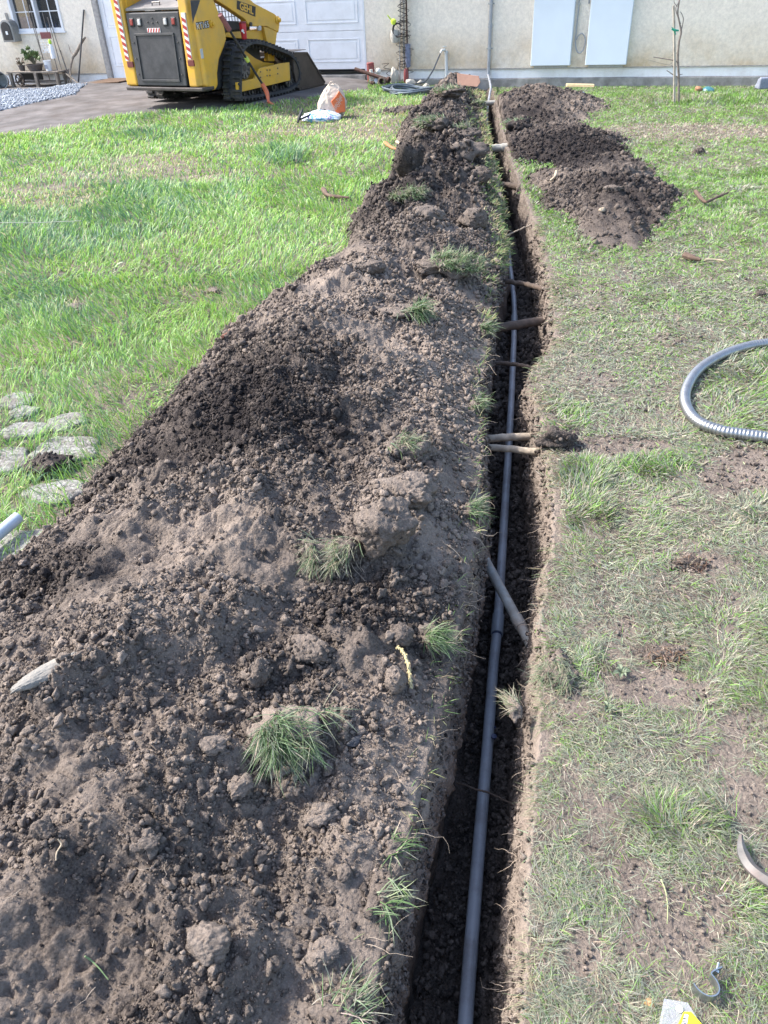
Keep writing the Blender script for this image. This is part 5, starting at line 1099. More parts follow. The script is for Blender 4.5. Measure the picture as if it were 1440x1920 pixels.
# lower yellow flank between track and arm
fl = side([(700, 215), (715, 190), (835, 180), (925, 165), (945, 200), (960, 265), (940, 262), (860, 230), (760, 225)], .55); put(mprism(fl, .30, .53), 'flank', YEL, bevel=.01)
fl = side([(690, 120), (815, 125), (838, 155), (800, 170), (705, 190)], .55); put(mprism(fl, .36, .50), 'cab_sill', BLK, bevel=.01)
u_, z_ = SI(*c2(900, 160), .6); m = MB(); m.lathe([(0, 0), (.035, .01), (.04, .05), (.015, .08), (0, .08)], MPt(u_, .58, z_ - .05), n=10); put(m, 'work_light', CLRL, smooth=True)
MROT2 = Matrix(((MF[0], 0, MRt[0], 0), (MF[1], 0, MRt[1], 0), (0, 1, 0, 0), (0, 0, 0, 1)))
u_, z_ = SI(*c2(563, 150), .665)
for kz, mt_, ext_, of_ in ((0, BLK, .0015, .010), (.003, RFW, .002, -.001)):
    o = text('lettering', 'RT165', mt_, .105, Matrix.Translation(MPt(u_, .6665 + kz, z_)) @ MROT2 @ Matrix.Rotation(R(2), 4, 'Z'), None, ext_, of_); local(o, ML_)
u_, z_ = SI(*c2(558, 315), .665); m = MB(); mbox(m, u_ - .03, u_ + .03, .6655, .669, z_ - .06, z_ + .06); put(m, 'small_decal', CLRL, bevel=.002)
# dark swoosh decal
sw = side([(490, 0), (548, 0), (530, 60), (512, 110), (506, 140), (500, 95)], .665); put(mprism(sw, .6655, .668), 'swoosh_decal', DGR)
# bucket
bt = mat('bucket_steel', (.075, .062, .055), .5, .5, var=.2, scale=5, dirt=(.10, .08, .07), dirt_amt=.6, dirt_scale=5)
sp_ = side([(1105, 305), (1187, 305), (1212, 345), (1292, 480), (1288, 494), (1150, 522), (1130, 515), (1110, 420)], .88)
bk = put(mprism([(u, max(z, .10)) for u, z in sp_], VC + .90, VC + .915), 'bucket', bt, bevel=.003)
u0 = sp_[0][0]; zt = sp_[0][1]; uk = sp_[1][0]; ut = sp_[3][0]; uh = sp_[5][0]
for poly, (a, b_) in (([(u, max(z, .10)) for u, z in sp_], (VC - .915, VC - .90)),):
    x = put(mprism(poly, a, b_), 'side_plate', bt, bk, bevel=.003); x.matrix_parent_inverse = Matrix.Identity(4)
shell = [(uk, zt), (u0, zt), (u0 + .02, .35), (uh, .11), (ut, .10), (ut, .085), (uh - .02, .09), (u0 - .01, .34), (u0 - .012, zt + .002), (uk, zt + .006)]
x = put(mprism(shell, VC - .899, VC + .899), 'back_plate', bt, bk, bevel=.003); x.matrix_parent_inverse = Matrix.Identity(4)
def rim(a, b_, w_=.022):
    a = np.array(a); b_ = np.array(b_); t = (b_ - a) / np.hypot(*(b_ - a)); n = np.array([-t[1], t[0]]) * w_
    return [tuple(a), tuple(b_), tuple(b_ + n), tuple(a + n)]
for i, j in ((1, 3), (4, 5), (0, 1)):
    m = mprism(rim(sp_[i], sp_[j], -.03 if i != 4 else -.025), VC + .9155, VC + .926); x = put(m, 'side_rim', bt, bk, bevel=.003); x.matrix_parent_inverse = Matrix.Identity(4)
m = MB(); mbox(m, ut - .02, ut + .05, VC - .93, VC + .93, .085, .102); x = put(m, 'cutting_edge', WORN, bk, bevel=.003); x.matrix_parent_inverse = Matrix.Identity(4)
m = MB(); mbox(m, 1.75, u0 - .01, VC - .5, VC - .3, .25, .6); mbox(m, 1.75, u0 - .01, VC + .3, VC + .5, .25, .6); put(m, 'coupler', DGR, bevel=.01)
# cup on the track
u_, z_ = SI(*c2(808, 225), .70); zc = float(np.interp(u_, [oc[:, 0].min(), oc[:, 0].max()], [0, 0])) 
zt_ = oc[np.argsort(np.abs(oc[:, 0] - u_) + 10 * (oc[:, 1] < .5))[0], 1] + .006
cp = MPt(u_, .70, zt_); e = empty('travel_mug', cp, 'red insulated travel mug standing on top of the loader track', 'mug')
m = MB(); m.lathe([(0, 0), (.038, 0), (.040, .02), (.052, .19), (.050, .2), (0, .2)], cp, n=20); local(m.build('mug_body', mat('mug_red', (.50, .02, .03), .3, var=.05), smooth=True), e)
m = MB(); m.lathe([(.054, .2), (.055, .215), (.048, .225), (0, .228)], cp, n=20); local(m.build('lid', mat('mug_lid', (.2, .02, .03), .3), smooth=True), e)
m = MB(); m.lathe([(0, 0), (.020, 0), (.020, .003), (0, .003)], cp + Vector((-.004, -.051, .11)), (0, -1, .12), 12); m.lathe([(0, 0), (.012, 0), (.012, .003), (0, .003)], cp + Vector((.010, -.0495, .085)), (.2, -1, .12), 10); local(m.build('white_emblem', RFW), e)
# digging bar leaning on the track
def OnV(px, py, v):
    u, z = SI(px, py, v); return MPt(u, v, z)
tip = G(527, 205, .10); e = empty('digging_bar', tip, 'long digging bar with orange blade leaning on the loader track', 'digging bar')
pts = [OnV(*c2(665, 85), 1.02), OnV(*c2(720, 175), 1.02), OnV(*c2(800, 310), 1.04), OnV(*c2(880, 440), 1.08), OnV(*c2(912, 490), 1.12), OnV(*c2(940, 545), 1.16), OnV(*c2(950, 600), 1.20), OnV(*c2(1025, 640), 1.30)]
m = MB(); m.tube(pts[0:2], .035, 10); local(m.build('grip', mat('faded_red_grip', (.24, .09, .09), .7, var=.2), smooth=True), e)
m = MB(); m.tube(pts[1:5], .017, 10); local(m.build('shaft', BLK, smooth=True), e)
A_ = pts[2] + (pts[3] - pts[2]) * .2; m = MB(); m.tube([A_, A_ + (pts[3] - pts[2]).normalized() * .07], .028, 10); local(m.build('collar', mat('lime_collar', (.5, .6, .1), .5), smooth=True), e)
m = MB(); m.tube(spline(pts[4:7], 4), [.030, .034, .034, .034, .034, .03, .028, .022, .020], 8); s_ = spline(pts[6:8], 4); m.tube(s_, [.022, .02, .016, .013, .006], 8); local(m.build('blade', mat('orange_paint', (.62, .15, .07), .5, var=.15, scale=20), smooth=True), e)
# ------------------------------------------------------------------ pipe in the trench
PIPE = mat('blue_grey_conduit', (.30, .32, .355), .42, var=.06, scale=8, spec=.5, dirt=(.12, .10, .085), dirt_amt=.6, dirt_scale=9)
pp = [G(860, 2150, -.37)] + [G(a, b, z) for a, b, z in ((872, 1925, -.37), (897, 1600, -.37), (914, 1400, -.37), (925, 1250, -.365), (933, 1172, -.36), (940, 1060, -.36), (948, 930, -.35), (954, 840, -.34), (960, 720, -.33), (964, 620, -.32), (964, 570, -.31), (960, 530, -.30), (955, 490, -.29))]
pp += [(float((LL(y) + LR(y)) / 2) + dx, y, z) for y, dx, z in ((6.6, -.05, -.33), (7.4, -.06, -.36), (9, -.05, -.34), (10.6, -.05, -.30))]
pp += [G(913, 226, -.20), G(914, 204, -.12), G(918, 178, -.02), G(920, 163, .06), WP(2.285, .10, .055)]
e = empty('conduit_pipe', pp[1], 'long blue-grey plastic conduit lying along the bottom of the trench', 'pipe')
m = MB(); sp = spline(pp, 6); m.tube(sp, .0180, 20); local(m.build('tube', PIPE, smooth=True), e)
COUP = mat('conduit_coupling', (.26, .28, .31), .4, var=.08); PRI = mat('blue_primer', (.02, .03, .09), .4)
for (a, b, z, L_) in ((933, 1172, -.36, .050), (965, 603, -.318, .06), (914, 206, -.12, .06)):
    c = Vector(G(a, b, z)); k = min(range(len(sp) - 1), key=lambda i: (sp[i] - c).length); d = (sp[k + 1] - sp[k - 1]).normalized(); c = sp[k]
    m = MB(); m.lathe([(.0181, -L_), (.0226, -L_ + .001), (.0226, L_), (.0181, L_ + .001)], c, d, 22); cc = local(m.build('coupling', COUP, smooth=True), e)
    m = MB(); m.lathe([(.0183, -L_ - .008), (.0186, -L_), (.0183, -L_ + .002)], c, d, 22); local(m.build('primer_ring', PRI, smooth=True), e)
for (a, b, s_) in ((926, 1382, .009), (928, 1365, .003)):
    c = Vector(G(a, b, -.345)); m = MB(); m.lathe([(0, .003), (s_, .002), (s_, -.004)], c + Vector((0, 0, .0035)), (.12, .0, 1), 10); local(m.build('primer_mark', PRI, smooth=True), e)
# roots and old pipes crossing the trench
BR1 = mat('dark_root', (.085, .06, .045), .85, var=.35, scale=30, bump=.003, bscale=70)
BR2 = mat('pale_root', (.36, .30, .23), .8, var=.3, scale=30, bump=.003, bscale=70, dirt=(.16, .12, .09), dirt_amt=.6, dirt_scale=14)
OLD = mat('old_grey_pipe', (.27, .28, .27), .65, var=.2, scale=20, bump=.001, dirt=(.20, .155, .12), dirt_amt=.9, dirt_scale=11)
WPI = mat('muddy_white_pipe', (.36, .35, .31), .55, var=.15, dirt=(.3, .25, .18), dirt_amt=.5, dirt_scale=12)
def cross(name, lab, cat, mt, pts, rad, grp=None, n=12, wob=0.0, seed=1):
    g = np.random.default_rng(seed); P = [Vector(G(a, b, z)) for a, b, z in pts]; d0 = (P[0] - P[1]).normalized(); d1 = (P[-1] - P[-2]).normalized()
    P = [P[0] + d0 * .06] + P + [P[-1] + d1 * .06]; S_ = spline(P, 6); S_ = [s + Vector(g.normal(0, wob, 3)) for s in S_]
    m = MB(); m.tube(S_, [rad * (1 + g.normal(0, wob * 8)) for _ in S_], n); return tag(m.build(name, mt, smooth=True, angle=80), lab, cat, grp)
cross('tree_root', 'thick dark root crossing high over the pipe, middle of the trench', 'root', BR1, [(922, 617, -.10), (962, 610, -.10), (1000, 604, -.10)], .026, None, 12, .002, 1)
cross('tree_root', 'thin knobbly brown root crossing the trench beyond the thick dark one', 'root', BR1, [(950, 528, -.10), (985, 533, -.10), (1012, 541, -.08)], .017, None, 10, .002, 2)
cross('tree_root', 'slender brown root with frayed end crossing the trench below the thick one', 'root', BR1, [(908, 682, -.12), (945, 681, -.12), (985, 687, -.10)], .012, None, 8, .002, 3)
cross('tree_root', 'pale straight root crossing the trench, farther of the pale pair', 'root', BR2, [(905, 823, -.12), (950, 820, -.12), (1000, 818, -.12)], .018, None, 12, .001, 4)
cross('tree_root', 'pale grey root crossing the trench, nearer of the pale pair', 'root', BR2, [(900, 838, -.10), (950, 841, -.10), (1024, 849, -.08)], .0155, None, 12, .001, 5)
cross('tree_root', 'short brown root stub across the far trench before the white pipe', 'root', BR1, [(932, 347, -.06), (950, 348, -.06), (975, 352, -.06)], .030, None, 8, .003, 6)
cross('tree_root', 'hair thin brown twig lying over the pipe near the bottom of the photo', 'root', BR1, [(893, 1479, -.28), (915, 1486, -.28), (948, 1502, -.26)], .003, None, 6, .001, 7)
cross('tree_root', 'thin pale root slanting over the dark trench beside the nearest heap', 'root', BR2, [(958, 438, -.08), (975, 430, -.06), (990, 424, -.05)], .006, None, 6, .002, 8)
e = empty('old_pipe', G(940, 1100, -.16), 'old mud-stained grey pipe slanting across the trench over the conduit', 'pipe')
A_, B_ = Vector(G(888, 1010, -.14)), Vector(G(996, 1210, -.17)); m = MB(); S_ = [A_.lerp(B_, k / 10) for k in range(11)]; m.tube(S_, .0175, 16); local(m.build('tube', OLD, smooth=True), e)
c = A_.lerp(B_, .80); m = MB(); m.lathe([(.0176, -.02), (.0205, -.019), (.0205, .03), (.0176, .031)], c, B_ - A_, 16); local(m.build('collar', OLD, smooth=True), e)
e = empty('white_pipe', G(932, 278, -.03), 'muddy white pipe crossing the far trench between the heaps', 'pipe'); A_, B_ = Vector(G(918, 278, -.03)), Vector(G(948, 277, -.03)); m = MB(); m.tube([A_ - (B_ - A_) * .3, A_, B_], .040, 14); local(m.build('tube', WPI, smooth=True), e)
m = MB(); m.lathe([(.0405, 0), (.048, .002), (.048, .06), (.0405, .062)], A_.lerp(B_, .75), B_ - A_, 14); local(m.build('socket', WPI, smooth=True), e)
A_, B_ = Vector(G(898, 194, -.03)), Vector(G(921, 193, -.03)); m = MB(); m.tube([A_, B_ + (B_ - A_) * .3], .035, 12); tag(m.build('white_pipe', WPI, smooth=True), 'short white pipe crossing the trench nearest the house', 'pipe')

# ------------------------------------------------------------------ sods with grass, big clods, stones
SODG = mat('sod_soil', (.15, .115, .09), .95, var=.3, scale=30, bump=.006, bscale=60)
def sod(px, py, size, seed, nb, L_, az, lab, lean=1.0, spread=1.0, cols=None, wt=(1, .7, .6), W_=.002, rot=0.0, tnt=.55, cover=1.0, roots=0, up=0.0):
    p = hit(px, py); g = np.random.default_rng(seed); e = empty('grass_sod', p, lab, 'sod')
    v, f = ico(4); v = lump_shape(v, seed, .42, 1.4, .8); v = v * (1 + .13 * (pn(v[:, 0] * 5 + seed, v[:, 1] * 5 + v[:, 2] * 4, seed) + .6 * pn(v[:, 1] * 12, v[:, 2] * 12 + v[:, 0] * 9, seed + 1)))[:, None]
    v = v * np.array(size); f_ = 1 / max(.016, .14 * max(size)); d_, c_ = worley(v[:, 0] + v[:, 2] * .8, v[:, 1] - v[:, 2] * .7, f_, seed); v = v * (1 + (.30 / f_ / max(size)) * (c_ > .3) * np.sqrt(np.clip(1 - (d_ / .6) ** 2, 0, 1)))[:, None]; cr, sr = cos(rot), sin(rot); v = v @ np.array([[cr, sr, 0], [-sr, cr, 0], [0, 0, 1]])
    cz = size[2] * .45 + up; vw = v + np.array([p.x, p.y, p.z + cz])
    o = npmesh('soil_lump', vw, None, f, SOIL, True, {'tint': np.full(len(v), tnt)}); local(o, e)
    # blades rooted over the top and the side the grass hangs to
    dx, dy = cos(az), sin(az); w_ = v[:, 2] / size[2] + cover * (v[:, 0] * dx + v[:, 1] * dy) / max(size[0], size[1]); pt = pn(v[:, 0] / size[0] * 1.7 + seed, v[:, 1] / size[1] * 1.7, seed + 7); idx = np.where((w_ > .35 / max(spread, .1)) & (pt > -.08))[0]
    k = idx[g.integers(0, len(idx), nb)]; q = vw[k] * 1.0 + g.normal(0, .003, (nb, 3)); a_ = az + g.normal(0, .45 * spread, nb) + 1.6 * pn(q[:, 0] * 28, q[:, 1] * 28, seed)
    cc = colmix(nb, g, cols or [(.12, .20, .08), (.21, .26, .16), (.37, .34, .25)], wt)
    o = blades('grass_blades', q[:, 0], q[:, 1], q[:, 2], L_ * g.uniform(.45, 1.25, nb), W_, np.clip(g.normal(lean, .42, nb), .05, 2.0), a_, cc, bend=g.normal(1.0, .5, nb), seg=4, seed=seed + 1); local(o, e)
    if roots:
        mb = MB()
        for i in range(roots):
            s_ = Vector(vw[g.integers(0, len(vw))]); 
            if s_.z > p.z + cz: s_.z = p.z + cz
            pts = [s_]; d = Vector((dx * .3 + g.normal(0, .3), dy * .3 + g.normal(0, .3), -1)).normalized()
            for j in range(5): d = (d + Vector(g.normal(0, .25, 3))).normalized(); pts.append(pts[-1] + d * .014)
            mb.tube(pts, [.0008] * 6, 4, False)
        local(mb.build('hanging_roots', HAIR, smooth=True), e)
    return e
sod(540, 1385, (.085, .075, .045), 11, 640, .085, -1.0, 'large upturned sod with long green grass hanging towards the camera', 1.15, 1.15, W_=.0024, roots=30, up=.012, cols=[(.09, .15, .06), (.16, .21, .13), (.32, .30, .22)], wt=(1, 1, .35), tnt=.85)
sod(630, 1060, (.075, .055, .05), 12, 700, .065, -2.1, 'straw-coloured grassy sod hanging with fine roots in mid ridge', 1.1, .75, wt=(.35, .9, 1.3), W_=.0019, roots=90, up=.01)
sod(842, 505, (.17, .12, .05), 13, 1100, .08, -.4, 'bright green tuft of sod near the trench lip at mid distance', .8, 1.6, wt=(1.4, .9, .7), W_=.004, up=.0)
sod(762, 590, (.09, .06, .03), 14, 260, .11, -.8, 'narrow green tuft lying on the ridge below the bright one', 1.0, .5, wt=(1.2, 1, .2), W_=.0042)
sod(805, 1200, (.04, .05, .03), 15, 230, .07, -.6, 'fresh green tuft at the trench lip above the braided stalk', .9, .6, wt=(1.6, .9, .1), W_=.002)
sod(752, 842, (.07, .05, .03), 16, 320, .05, -.6, 'small olive tuft in the middle of the ridge near the lip', .9, 1.0, wt=(.8, 1, .8), W_=.0026)
sod(878, 962, (.03, .03, .02), 17, 110, .075, -.3, 'green tuft overhanging the trench above the slanting old pipe', 1.0, .5, wt=(1.4, 1, .2), W_=.002)
sod(905, 622, (.04, .04, .02), 18, 70, .085, -.6, 'sprig of grass on the left lip by the thick dark root', 1.0, .7, wt=(1.4, 1, .1), W_=.0045)
sod(890, 765, (.03, .04, .02), 19, 90, .07, -.6, 'yellow green sprig on the left lip above the pale roots', .9, .7, wt=(1.4, 1, .3), W_=.003)
sod(716, 1680, (.03, .05, .02), 20, 46, .075, -.5, 'sparse green blades at the near left lip of the trench', .8, .7, wt=(1.5, 1, .3), W_=.0026)
sod(735, 1590, (.02, .02, .01), 21, 34, .06, .1, 'star of three broad green blades with pale roots at the left lip', 1.1, 1.8, wt=(1.4, .6, 1.0), W_=.0028)
sod(640, 1905, (.05, .04, .02), 22, 130, .055, 1.0, 'pale green tuft at the bottom edge of the photo left of the trench', 1.1, 1.6, wt=(.9, 1, 1.1), W_=.002)
sod(765, 375, (.14, .10, .04), 23, 600, .07, -1.2, 'grassy sod on the left flank of the ridge beyond the middle', .9, 1.2, wt=(1, 1, .9), W_=.005, tnt=.3)
sod(868, 255, (.19, .15, .06), 24, 420, .08, 2.6, 'large brown sod near the far trench lip below the first white pipe', .9, .8, wt=(1, .9, .9), W_=.007, tnt=.4)
sod(815, 240, (.18, .15, .06), 25, 520, .08, 3.0, 'grassy sod on the far left flank of the ridge', .9, .9, wt=(1.1, .9, .7), W_=.008, tnt=.3)
sod(893, 205, (.16, .15, .06), 26, 380, .07, 0, 'far sod on the ridge beside the trench nearest the house', .9, 1.0, wt=(1, .9, .9), W_=.008, tnt=.35)
sod(845, 178, (.22, .16, .05), 27, 500, .07, 2.4, 'last grassy sod of the ridge before the terracotta slab', .9, 1.0, wt=(1, .9, .9), W_=.009, tnt=.4)
sod(968, 242, (.15, .13, .08), 28, 260, .06, 2.2, 'dark rooty sod standing alone right of the far trench', .9, .8, wt=(.8, .9, 1.0), W_=.007, tnt=.1)
sod(880, 955, (.02, .02, .01), 29, 10, .05, 0, 'few short blades at the lip beside the tuft over the old pipe', .9, .8)
sod(1045, 835, (.075, .05, .05), 30, 60, .035, 2.2, 'brown root-matted lump at the right end of the pale roots', 1.2, 1.4, wt=(.2, .4, 1), W_=.0022, tnt=.25, roots=40)
sod(1045, 1262, (.05, .055, .03), 31, 520, .05, -1.9, 'matted grey-green sod bulging over the right trench lip', 1.25, 1.0, wt=(.35, 1.2, .8), W_=.0014, tnt=.6)
sod(965, 1335, (.02, .03, .02), 32, 140, .045, 2.7, 'straw tuft sticking out over the trench from the right lip', 1.2, .7, wt=(.1, .5, 1.5), W_=.0013, tnt=.7)
sod(1290, 1060, (.06, .03, .02), 33, 130, .04, -1.2, 'reddish brown root mat in the trodden grass on the right', 1.2, 1.8, cols=[(.24, .13, .08), (.33, .25, .17), (.16, .10, .07)], W_=.0014, tnt=.3)
sod(1245, 1232, (.05, .03, .02), 34, 170, .035, -1.4, 'orange brown root mat above the bare patch on the right', 1.2, 1.8, cols=[(.30, .17, .10), (.36, .28, .19), (.18, .11, .07)], W_=.0013, tnt=.35)
def clod(px, py, size, seed, lab, tnt=.6, rot=0., sink=.35, tilt=None, amp=.25, facet=.9, m_=None, name='soil_clod', cat='clod'):
    q_ = hit(px, py); tnt = tnt if tnt < .3 or py < 600 else float(tint_of(np.array([q_.x]), np.array([q_.y]))[0]) * .6 + tnt * .35
    return rock(name, q_, size, seed, m_ or SOIL, lab, cat, None, rot, amp + .06, facet, 5 if py > 900 else 4, min(.7, sink + .15), tnt, tilt)
clod(722, 1005, (.095, .075, .075), 501, 'largest soil clod, overhanging beside the straw-coloured sod', .75, .5, .35, (.5, .1), .16, 1.0)
clod(760, 930, (.09, .07, .045), 502, 'wide brown clod just above the largest clod', .8, .2, .5)
clod(580, 1228, (.062, .040, .034), 503, 'long pale brown clod above the large upturned sod', .85, -.35, .3, None, .14, 1.0)
clod(487, 1285, (.028, .022, .050), 504, 'upright split clod with a flat face, left of the long pale clod', .70, .6, .3, (.0, .35), .12, 1.0)
clod(740, 1290, (.026, .026, .038), 505, 'egg-shaped brown clod left of the braided stalk', .8, .2, .2, None, .1, .7)
clod(752, 1198, (.034, .028, .026), 506, 'blocky brown clod above the egg-shaped one', .65, .9, .25)
clod(390, 1778, (.043, .036, .028), 507, 'smooth fist-sized stone in the lower left of the ridge', .95, -.2, .15, None, .10, 1.0, None, 'stone', 'stone')
clod(668, 1393, (.026, .012, .010), 508, 'thin black shard right of the large upturned sod', -.2, .6, .1, (.2, .4), .15, 1.0, mat('slate_shard', (.045, .045, .05), .7, var=.2, scale=40), 'shard', 'shard')
clod(88, 1266, (.080, .026, .017), 509, 'long white stone half buried at the left of the ridge', 1, .75, .40, None, .02, .3, mat('white_stone', (.21, .20, .18), .8, var=.15, scale=30, bump=.002, dirt=(.3, .25, .2), dirt_amt=.6, dirt_scale=30), 'stone', 'stone')
clod(275, 1582, (.026, .019, .015), 510, 'small faceted brown clod above and left of the fist-sized stone', .85, .3)
clod(92, 885, (.10, .05, .045), 511, 'dark clod resting on the stepping stones beside the ridge', .15, .2, .2)
clod(765, 322, (.12, .10, .13), 512, 'cut block of dark soil standing on the left edge of the ridge', .15, .4, .25, None, .18, 1.0)
clod(872, 292, (.17, .13, .09), 513, 'big rounded clod on the ridge beside the far trench', .5, .3, .35)
clod(888, 425, (.10, .09, .07), 514, 'rounded clod at the left lip opposite the nearest heap', .55, .3, .3)
clod(800, 410, (.13, .11, .05), 515, 'broad hummocky clod in the middle of the ridge at mid distance', .5, .8, .5)
clod(905, 335, (.10, .09, .06), 516, 'brown clod at the lip by the short root stub', .4, .8, .4)
clod(690, 505, (.09, .07, .04), 517, 'flattish clod on the left shoulder of the ridge', .5, .1, .5)
clod(468, 636, (.035, .02, .02), 518, 'small round black clod near the left foot of the ridge', -.3, 0)
clod(640, 812, (.035, .016, .014), 519, 'flat black chip of soil in the middle of the ridge', -.4, .1)
clod(1310, 290, (.07, .05, .04), 520, 'small grey clod alone on the far right lawn', .3, .2)
clod(1424, 557, (.035, .03, .025), 521, 'small grey clod at the right edge above the metal hose', .2, .2)
clod(85, 1560, (.022, .02, .018), 522, 'small grey clod at the far left of the lower ridge', .5, .2)
clod(780, 855, (.07, .05, .035), 523, 'knobbly brown clod beside the small olive tuft', .7, .2, .4)
clod(600, 1790, (.03, .026, .012), 524, 'crusty flat clod low on the ridge near the trench', .8, .2, .5)
clod(450, 1480, (.032, .026, .018), 525, 'rough clod just below and left of the large upturned sod', .8, .7, .4)
clod(605, 1530, (.04, .024, .018), 526, 'crumbling clod under the large upturned sod', .85, .2, .4)
clod(400, 1405, (.026, .02, .017), 527, 'pale angular clod left of the large upturned sod', .95, .2, .3)
clod(1150, 358, (.07, .05, .025), 528, 'smooth soil lump on the nearest of the right heaps', .55, .1, .35)
# stepping stones
SLAB = mat('exposed_aggregate', (.22, .215, .20), .9, var=.7, scale=75, bump=.012, bscale=90, dirt=(.12, .10, .085), dirt_amt=1.0, dirt_scale=14)
LB = ['largest pale stepping stone in the grass left of the ridge', 'small oval stepping stone above the largest one', 'oval stepping stone left of the small oval one', 'farthest stepping stone on the left edge', 'pale stepping stone cut by the left edge of the photo', 'long stepping stone below the dark clod', 'nearest stepping stone, speckled with soil, under the grey pipe', 'small half-covered stepping stone below the farthest', 'tiny grass-covered stepping stone beside the long one']
for (a, b, p_, q_), lb, i in zip(STONES, LB, range(9)):
    c = G(a, b); na = 48; t_ = np.linspace(0, 2 * pi, na, endpoint=False); rr = 1 + .22 * pn(np.cos(t_) * 1.6 + i * 7, np.sin(t_) * 1.6, 17) + .03 * pn(np.cos(t_) * 7 + i, np.sin(t_) * 7, 19)
    V = []; zb = float(base(c[0], c[1])); rows_ = [(1.0, -.02), (1.0, .008), (.97, .016), (.9, .020)] + [(k, .022) for k in (.75, .55, .35, .15, .01)]
    for k, z_ in rows_:
        X_ = c[0] + np.cos(t_) * p_ * .62 * rr * k; Y_ = c[1] + np.sin(t_) * q_ * .8 * rr * k
        V.append(np.stack([X_, Y_, zb + z_ + (.004 if z_ > .01 else 0) * fbm(X_, Y_, 18, 3, 5)], -1))
    tag(npmesh('stepping_stone', np.concatenate(V), grid_quads(len(rows_), na, True), None, SLAB), lb, 'stepping stone', 'stepping stones left of the ridge')

# ------------------------------------------------------------------ small things on the lawn
def fleshy(z): return z
STEEL = mat('galvanised_flex', (.30, .31, .32), .38, .85, var=.12, scale=20, dirt=(.3, .27, .24), dirt_amt=.4, dirt_scale=9)
P_ = [G(a, b, .028) for a, b in ((2150, 640), (1900, 600), (1700, 615), (1560, 628), (1500, 632), (1440, 641), (1400, 648), (1350, 666), (1310, 692), (1288, 725), (1287, 755), (1308, 785), (1350, 803), (1400, 812), (1450, 820), (1530, 838), (1600, 870), (1720, 900), (1900, 890), (2100, 820))]
S_ = spline(P_, 30); d_ = np.r_[0, np.cumsum([(S_[i + 1] - S_[i]).length for i in range(len(S_) - 1)])]; nn2 = int(d_[-1] / .0030); tq = np.linspace(0, d_[-1], nn2)
XS = np.array([list(p) for p in S_]); S2 = [(np.interp(t, d_, XS[:, 0]), np.interp(t, d_, XS[:, 1]), np.interp(t, d_, XS[:, 2]) + float(base(np.interp(t, d_, XS[:, 0]), np.interp(t, d_, XS[:, 1])))) for t in tq]
ph = (tq / .0150) % 1.0; rad = .0215 + .0030 * np.sin(pi * np.clip(ph / .78, 0, 1)) ** .6
m = MB(); m.tube(S2, list(rad), 16); tag(m.build('flexible_conduit', STEEL, smooth=True, angle=60), 'ribbed silver flexible metal conduit curving on the grass at the right edge', 'conduit')
m = MB(); m.tube([G(-60, 1055, .05), G(-5, 1003, .06), G(34, 970, .065)], .0215, 18, False); A_ = Vector(G(34, 970, .065)); B_ = Vector(G(-5, 1003, .06)); m.lathe([(.0215, 0), (.019, .001), (.0165, -.002), (.0165, -.10)], A_, A_ - B_, 18)
tag(m.build('pipe_end', mat('pale_grey_pvc', (.40, .46, .52), .4, var=.06), smooth=True), 'open end of a pale grey pipe entering at the left edge', 'pipe')
# pipe strap
e = empty('pipe_strap', G(1330, 1860), 'bent steel pipe strap standing on edge at the lower right', 'pipe strap')
ps = spline([G(a, b, .022) for a, b in ((1299, 1848), (1306, 1858), (1317, 1867), (1330, 1872), (1342, 1869), (1347, 1859), (1343, 1845), (1335, 1834), (1332, 1829), (1337, 1824), (1352, 1817))], 5)
V = []; n_ = len(ps)
for i, p in enumerate(ps):
    t_ = (ps[min(i + 1, n_ - 1)] - ps[max(i - 1, 0)]).normalized(); s_ = Vector((t_.y, -t_.x, 0)) * .0011
    V += [p - s_ + Vector((0, 0, -.016)), p + s_ + Vector((0, 0, -.016)), p + s_ + Vector((0, 0, .010)), p - s_ + Vector((0, 0, .010))]
fs = [(4 * i + k, 4 * i + (k + 1) % 4, 4 * i + 4 + (k + 1) % 4, 4 * i + 4 + k) for i in range(n_ - 1) for k in range(4)] + [(3, 2, 1, 0), (4 * n_ - 4, 4 * n_ - 3, 4 * n_ - 2, 4 * n_ - 1)]
ZN = mat('zinc_strap', (.40, .44, .46), .28, .9, var=.15, scale=60)
m = MB(); m.add(V, fs); local(m.build('band', ZN), e)
m = MB(); c = Vector(G(1343, 1823, .022)); m.lathe([(0, 0), (.005, 0), (.005, .004), (.0022, .004), (.0022, .018), (0, .019)], c, (.5, .8, .3), 10); local(m.build('screw', ZN, smooth=True), e)
# pick head at the right edge
PK = mat('forged_steel', (.13, .125, .12), .6, .4, var=.25, scale=30, dirt=(.22, .15, .13), dirt_amt=.6, dirt_scale=18)
cp_ = spline([G(a, b, .03) for a, b in ((1389, 1566), (1390, 1585), (1396, 1605), (1408, 1625), (1428, 1642), (1455, 1660), (1490, 1685))], 4); V = []; n_ = len(cp_)
for i, p in enumerate(cp_):
    t_ = (cp_[min(i + 1, n_ - 1)] - cp_[max(i - 1, 0)]).normalized(); f_ = i / (n_ - 1); hw = .004 + .009 * min(1, f_ * 3.2); s_ = Vector((t_.y, -t_.x, 0)) * hw; u_ = Vector((0, 0, .006 + .006 * f_))
    V += [p - s_ - u_ * .6, p + s_ - u_ * .6, p + s_ * 1.0 + u_ * .1, p + u_, p - s_ * 1.0 + u_ * .1]
fs = [(5 * i + k, 5 * i + (k + 1) % 5, 5 * i + 5 + (k + 1) % 5, 5 * i + 5 + k) for i in range(n_ - 1) for k in range(5)] + [(4, 3, 2, 1, 0), tuple(5 * n_ - 5 + k for k in range(5))]
m = MB(); m.add(V, fs); tag(m.build('pick_head', PK, bevel=.0008), 'curved grey steel pick tip lying on the grass at the right edge', 'tool')
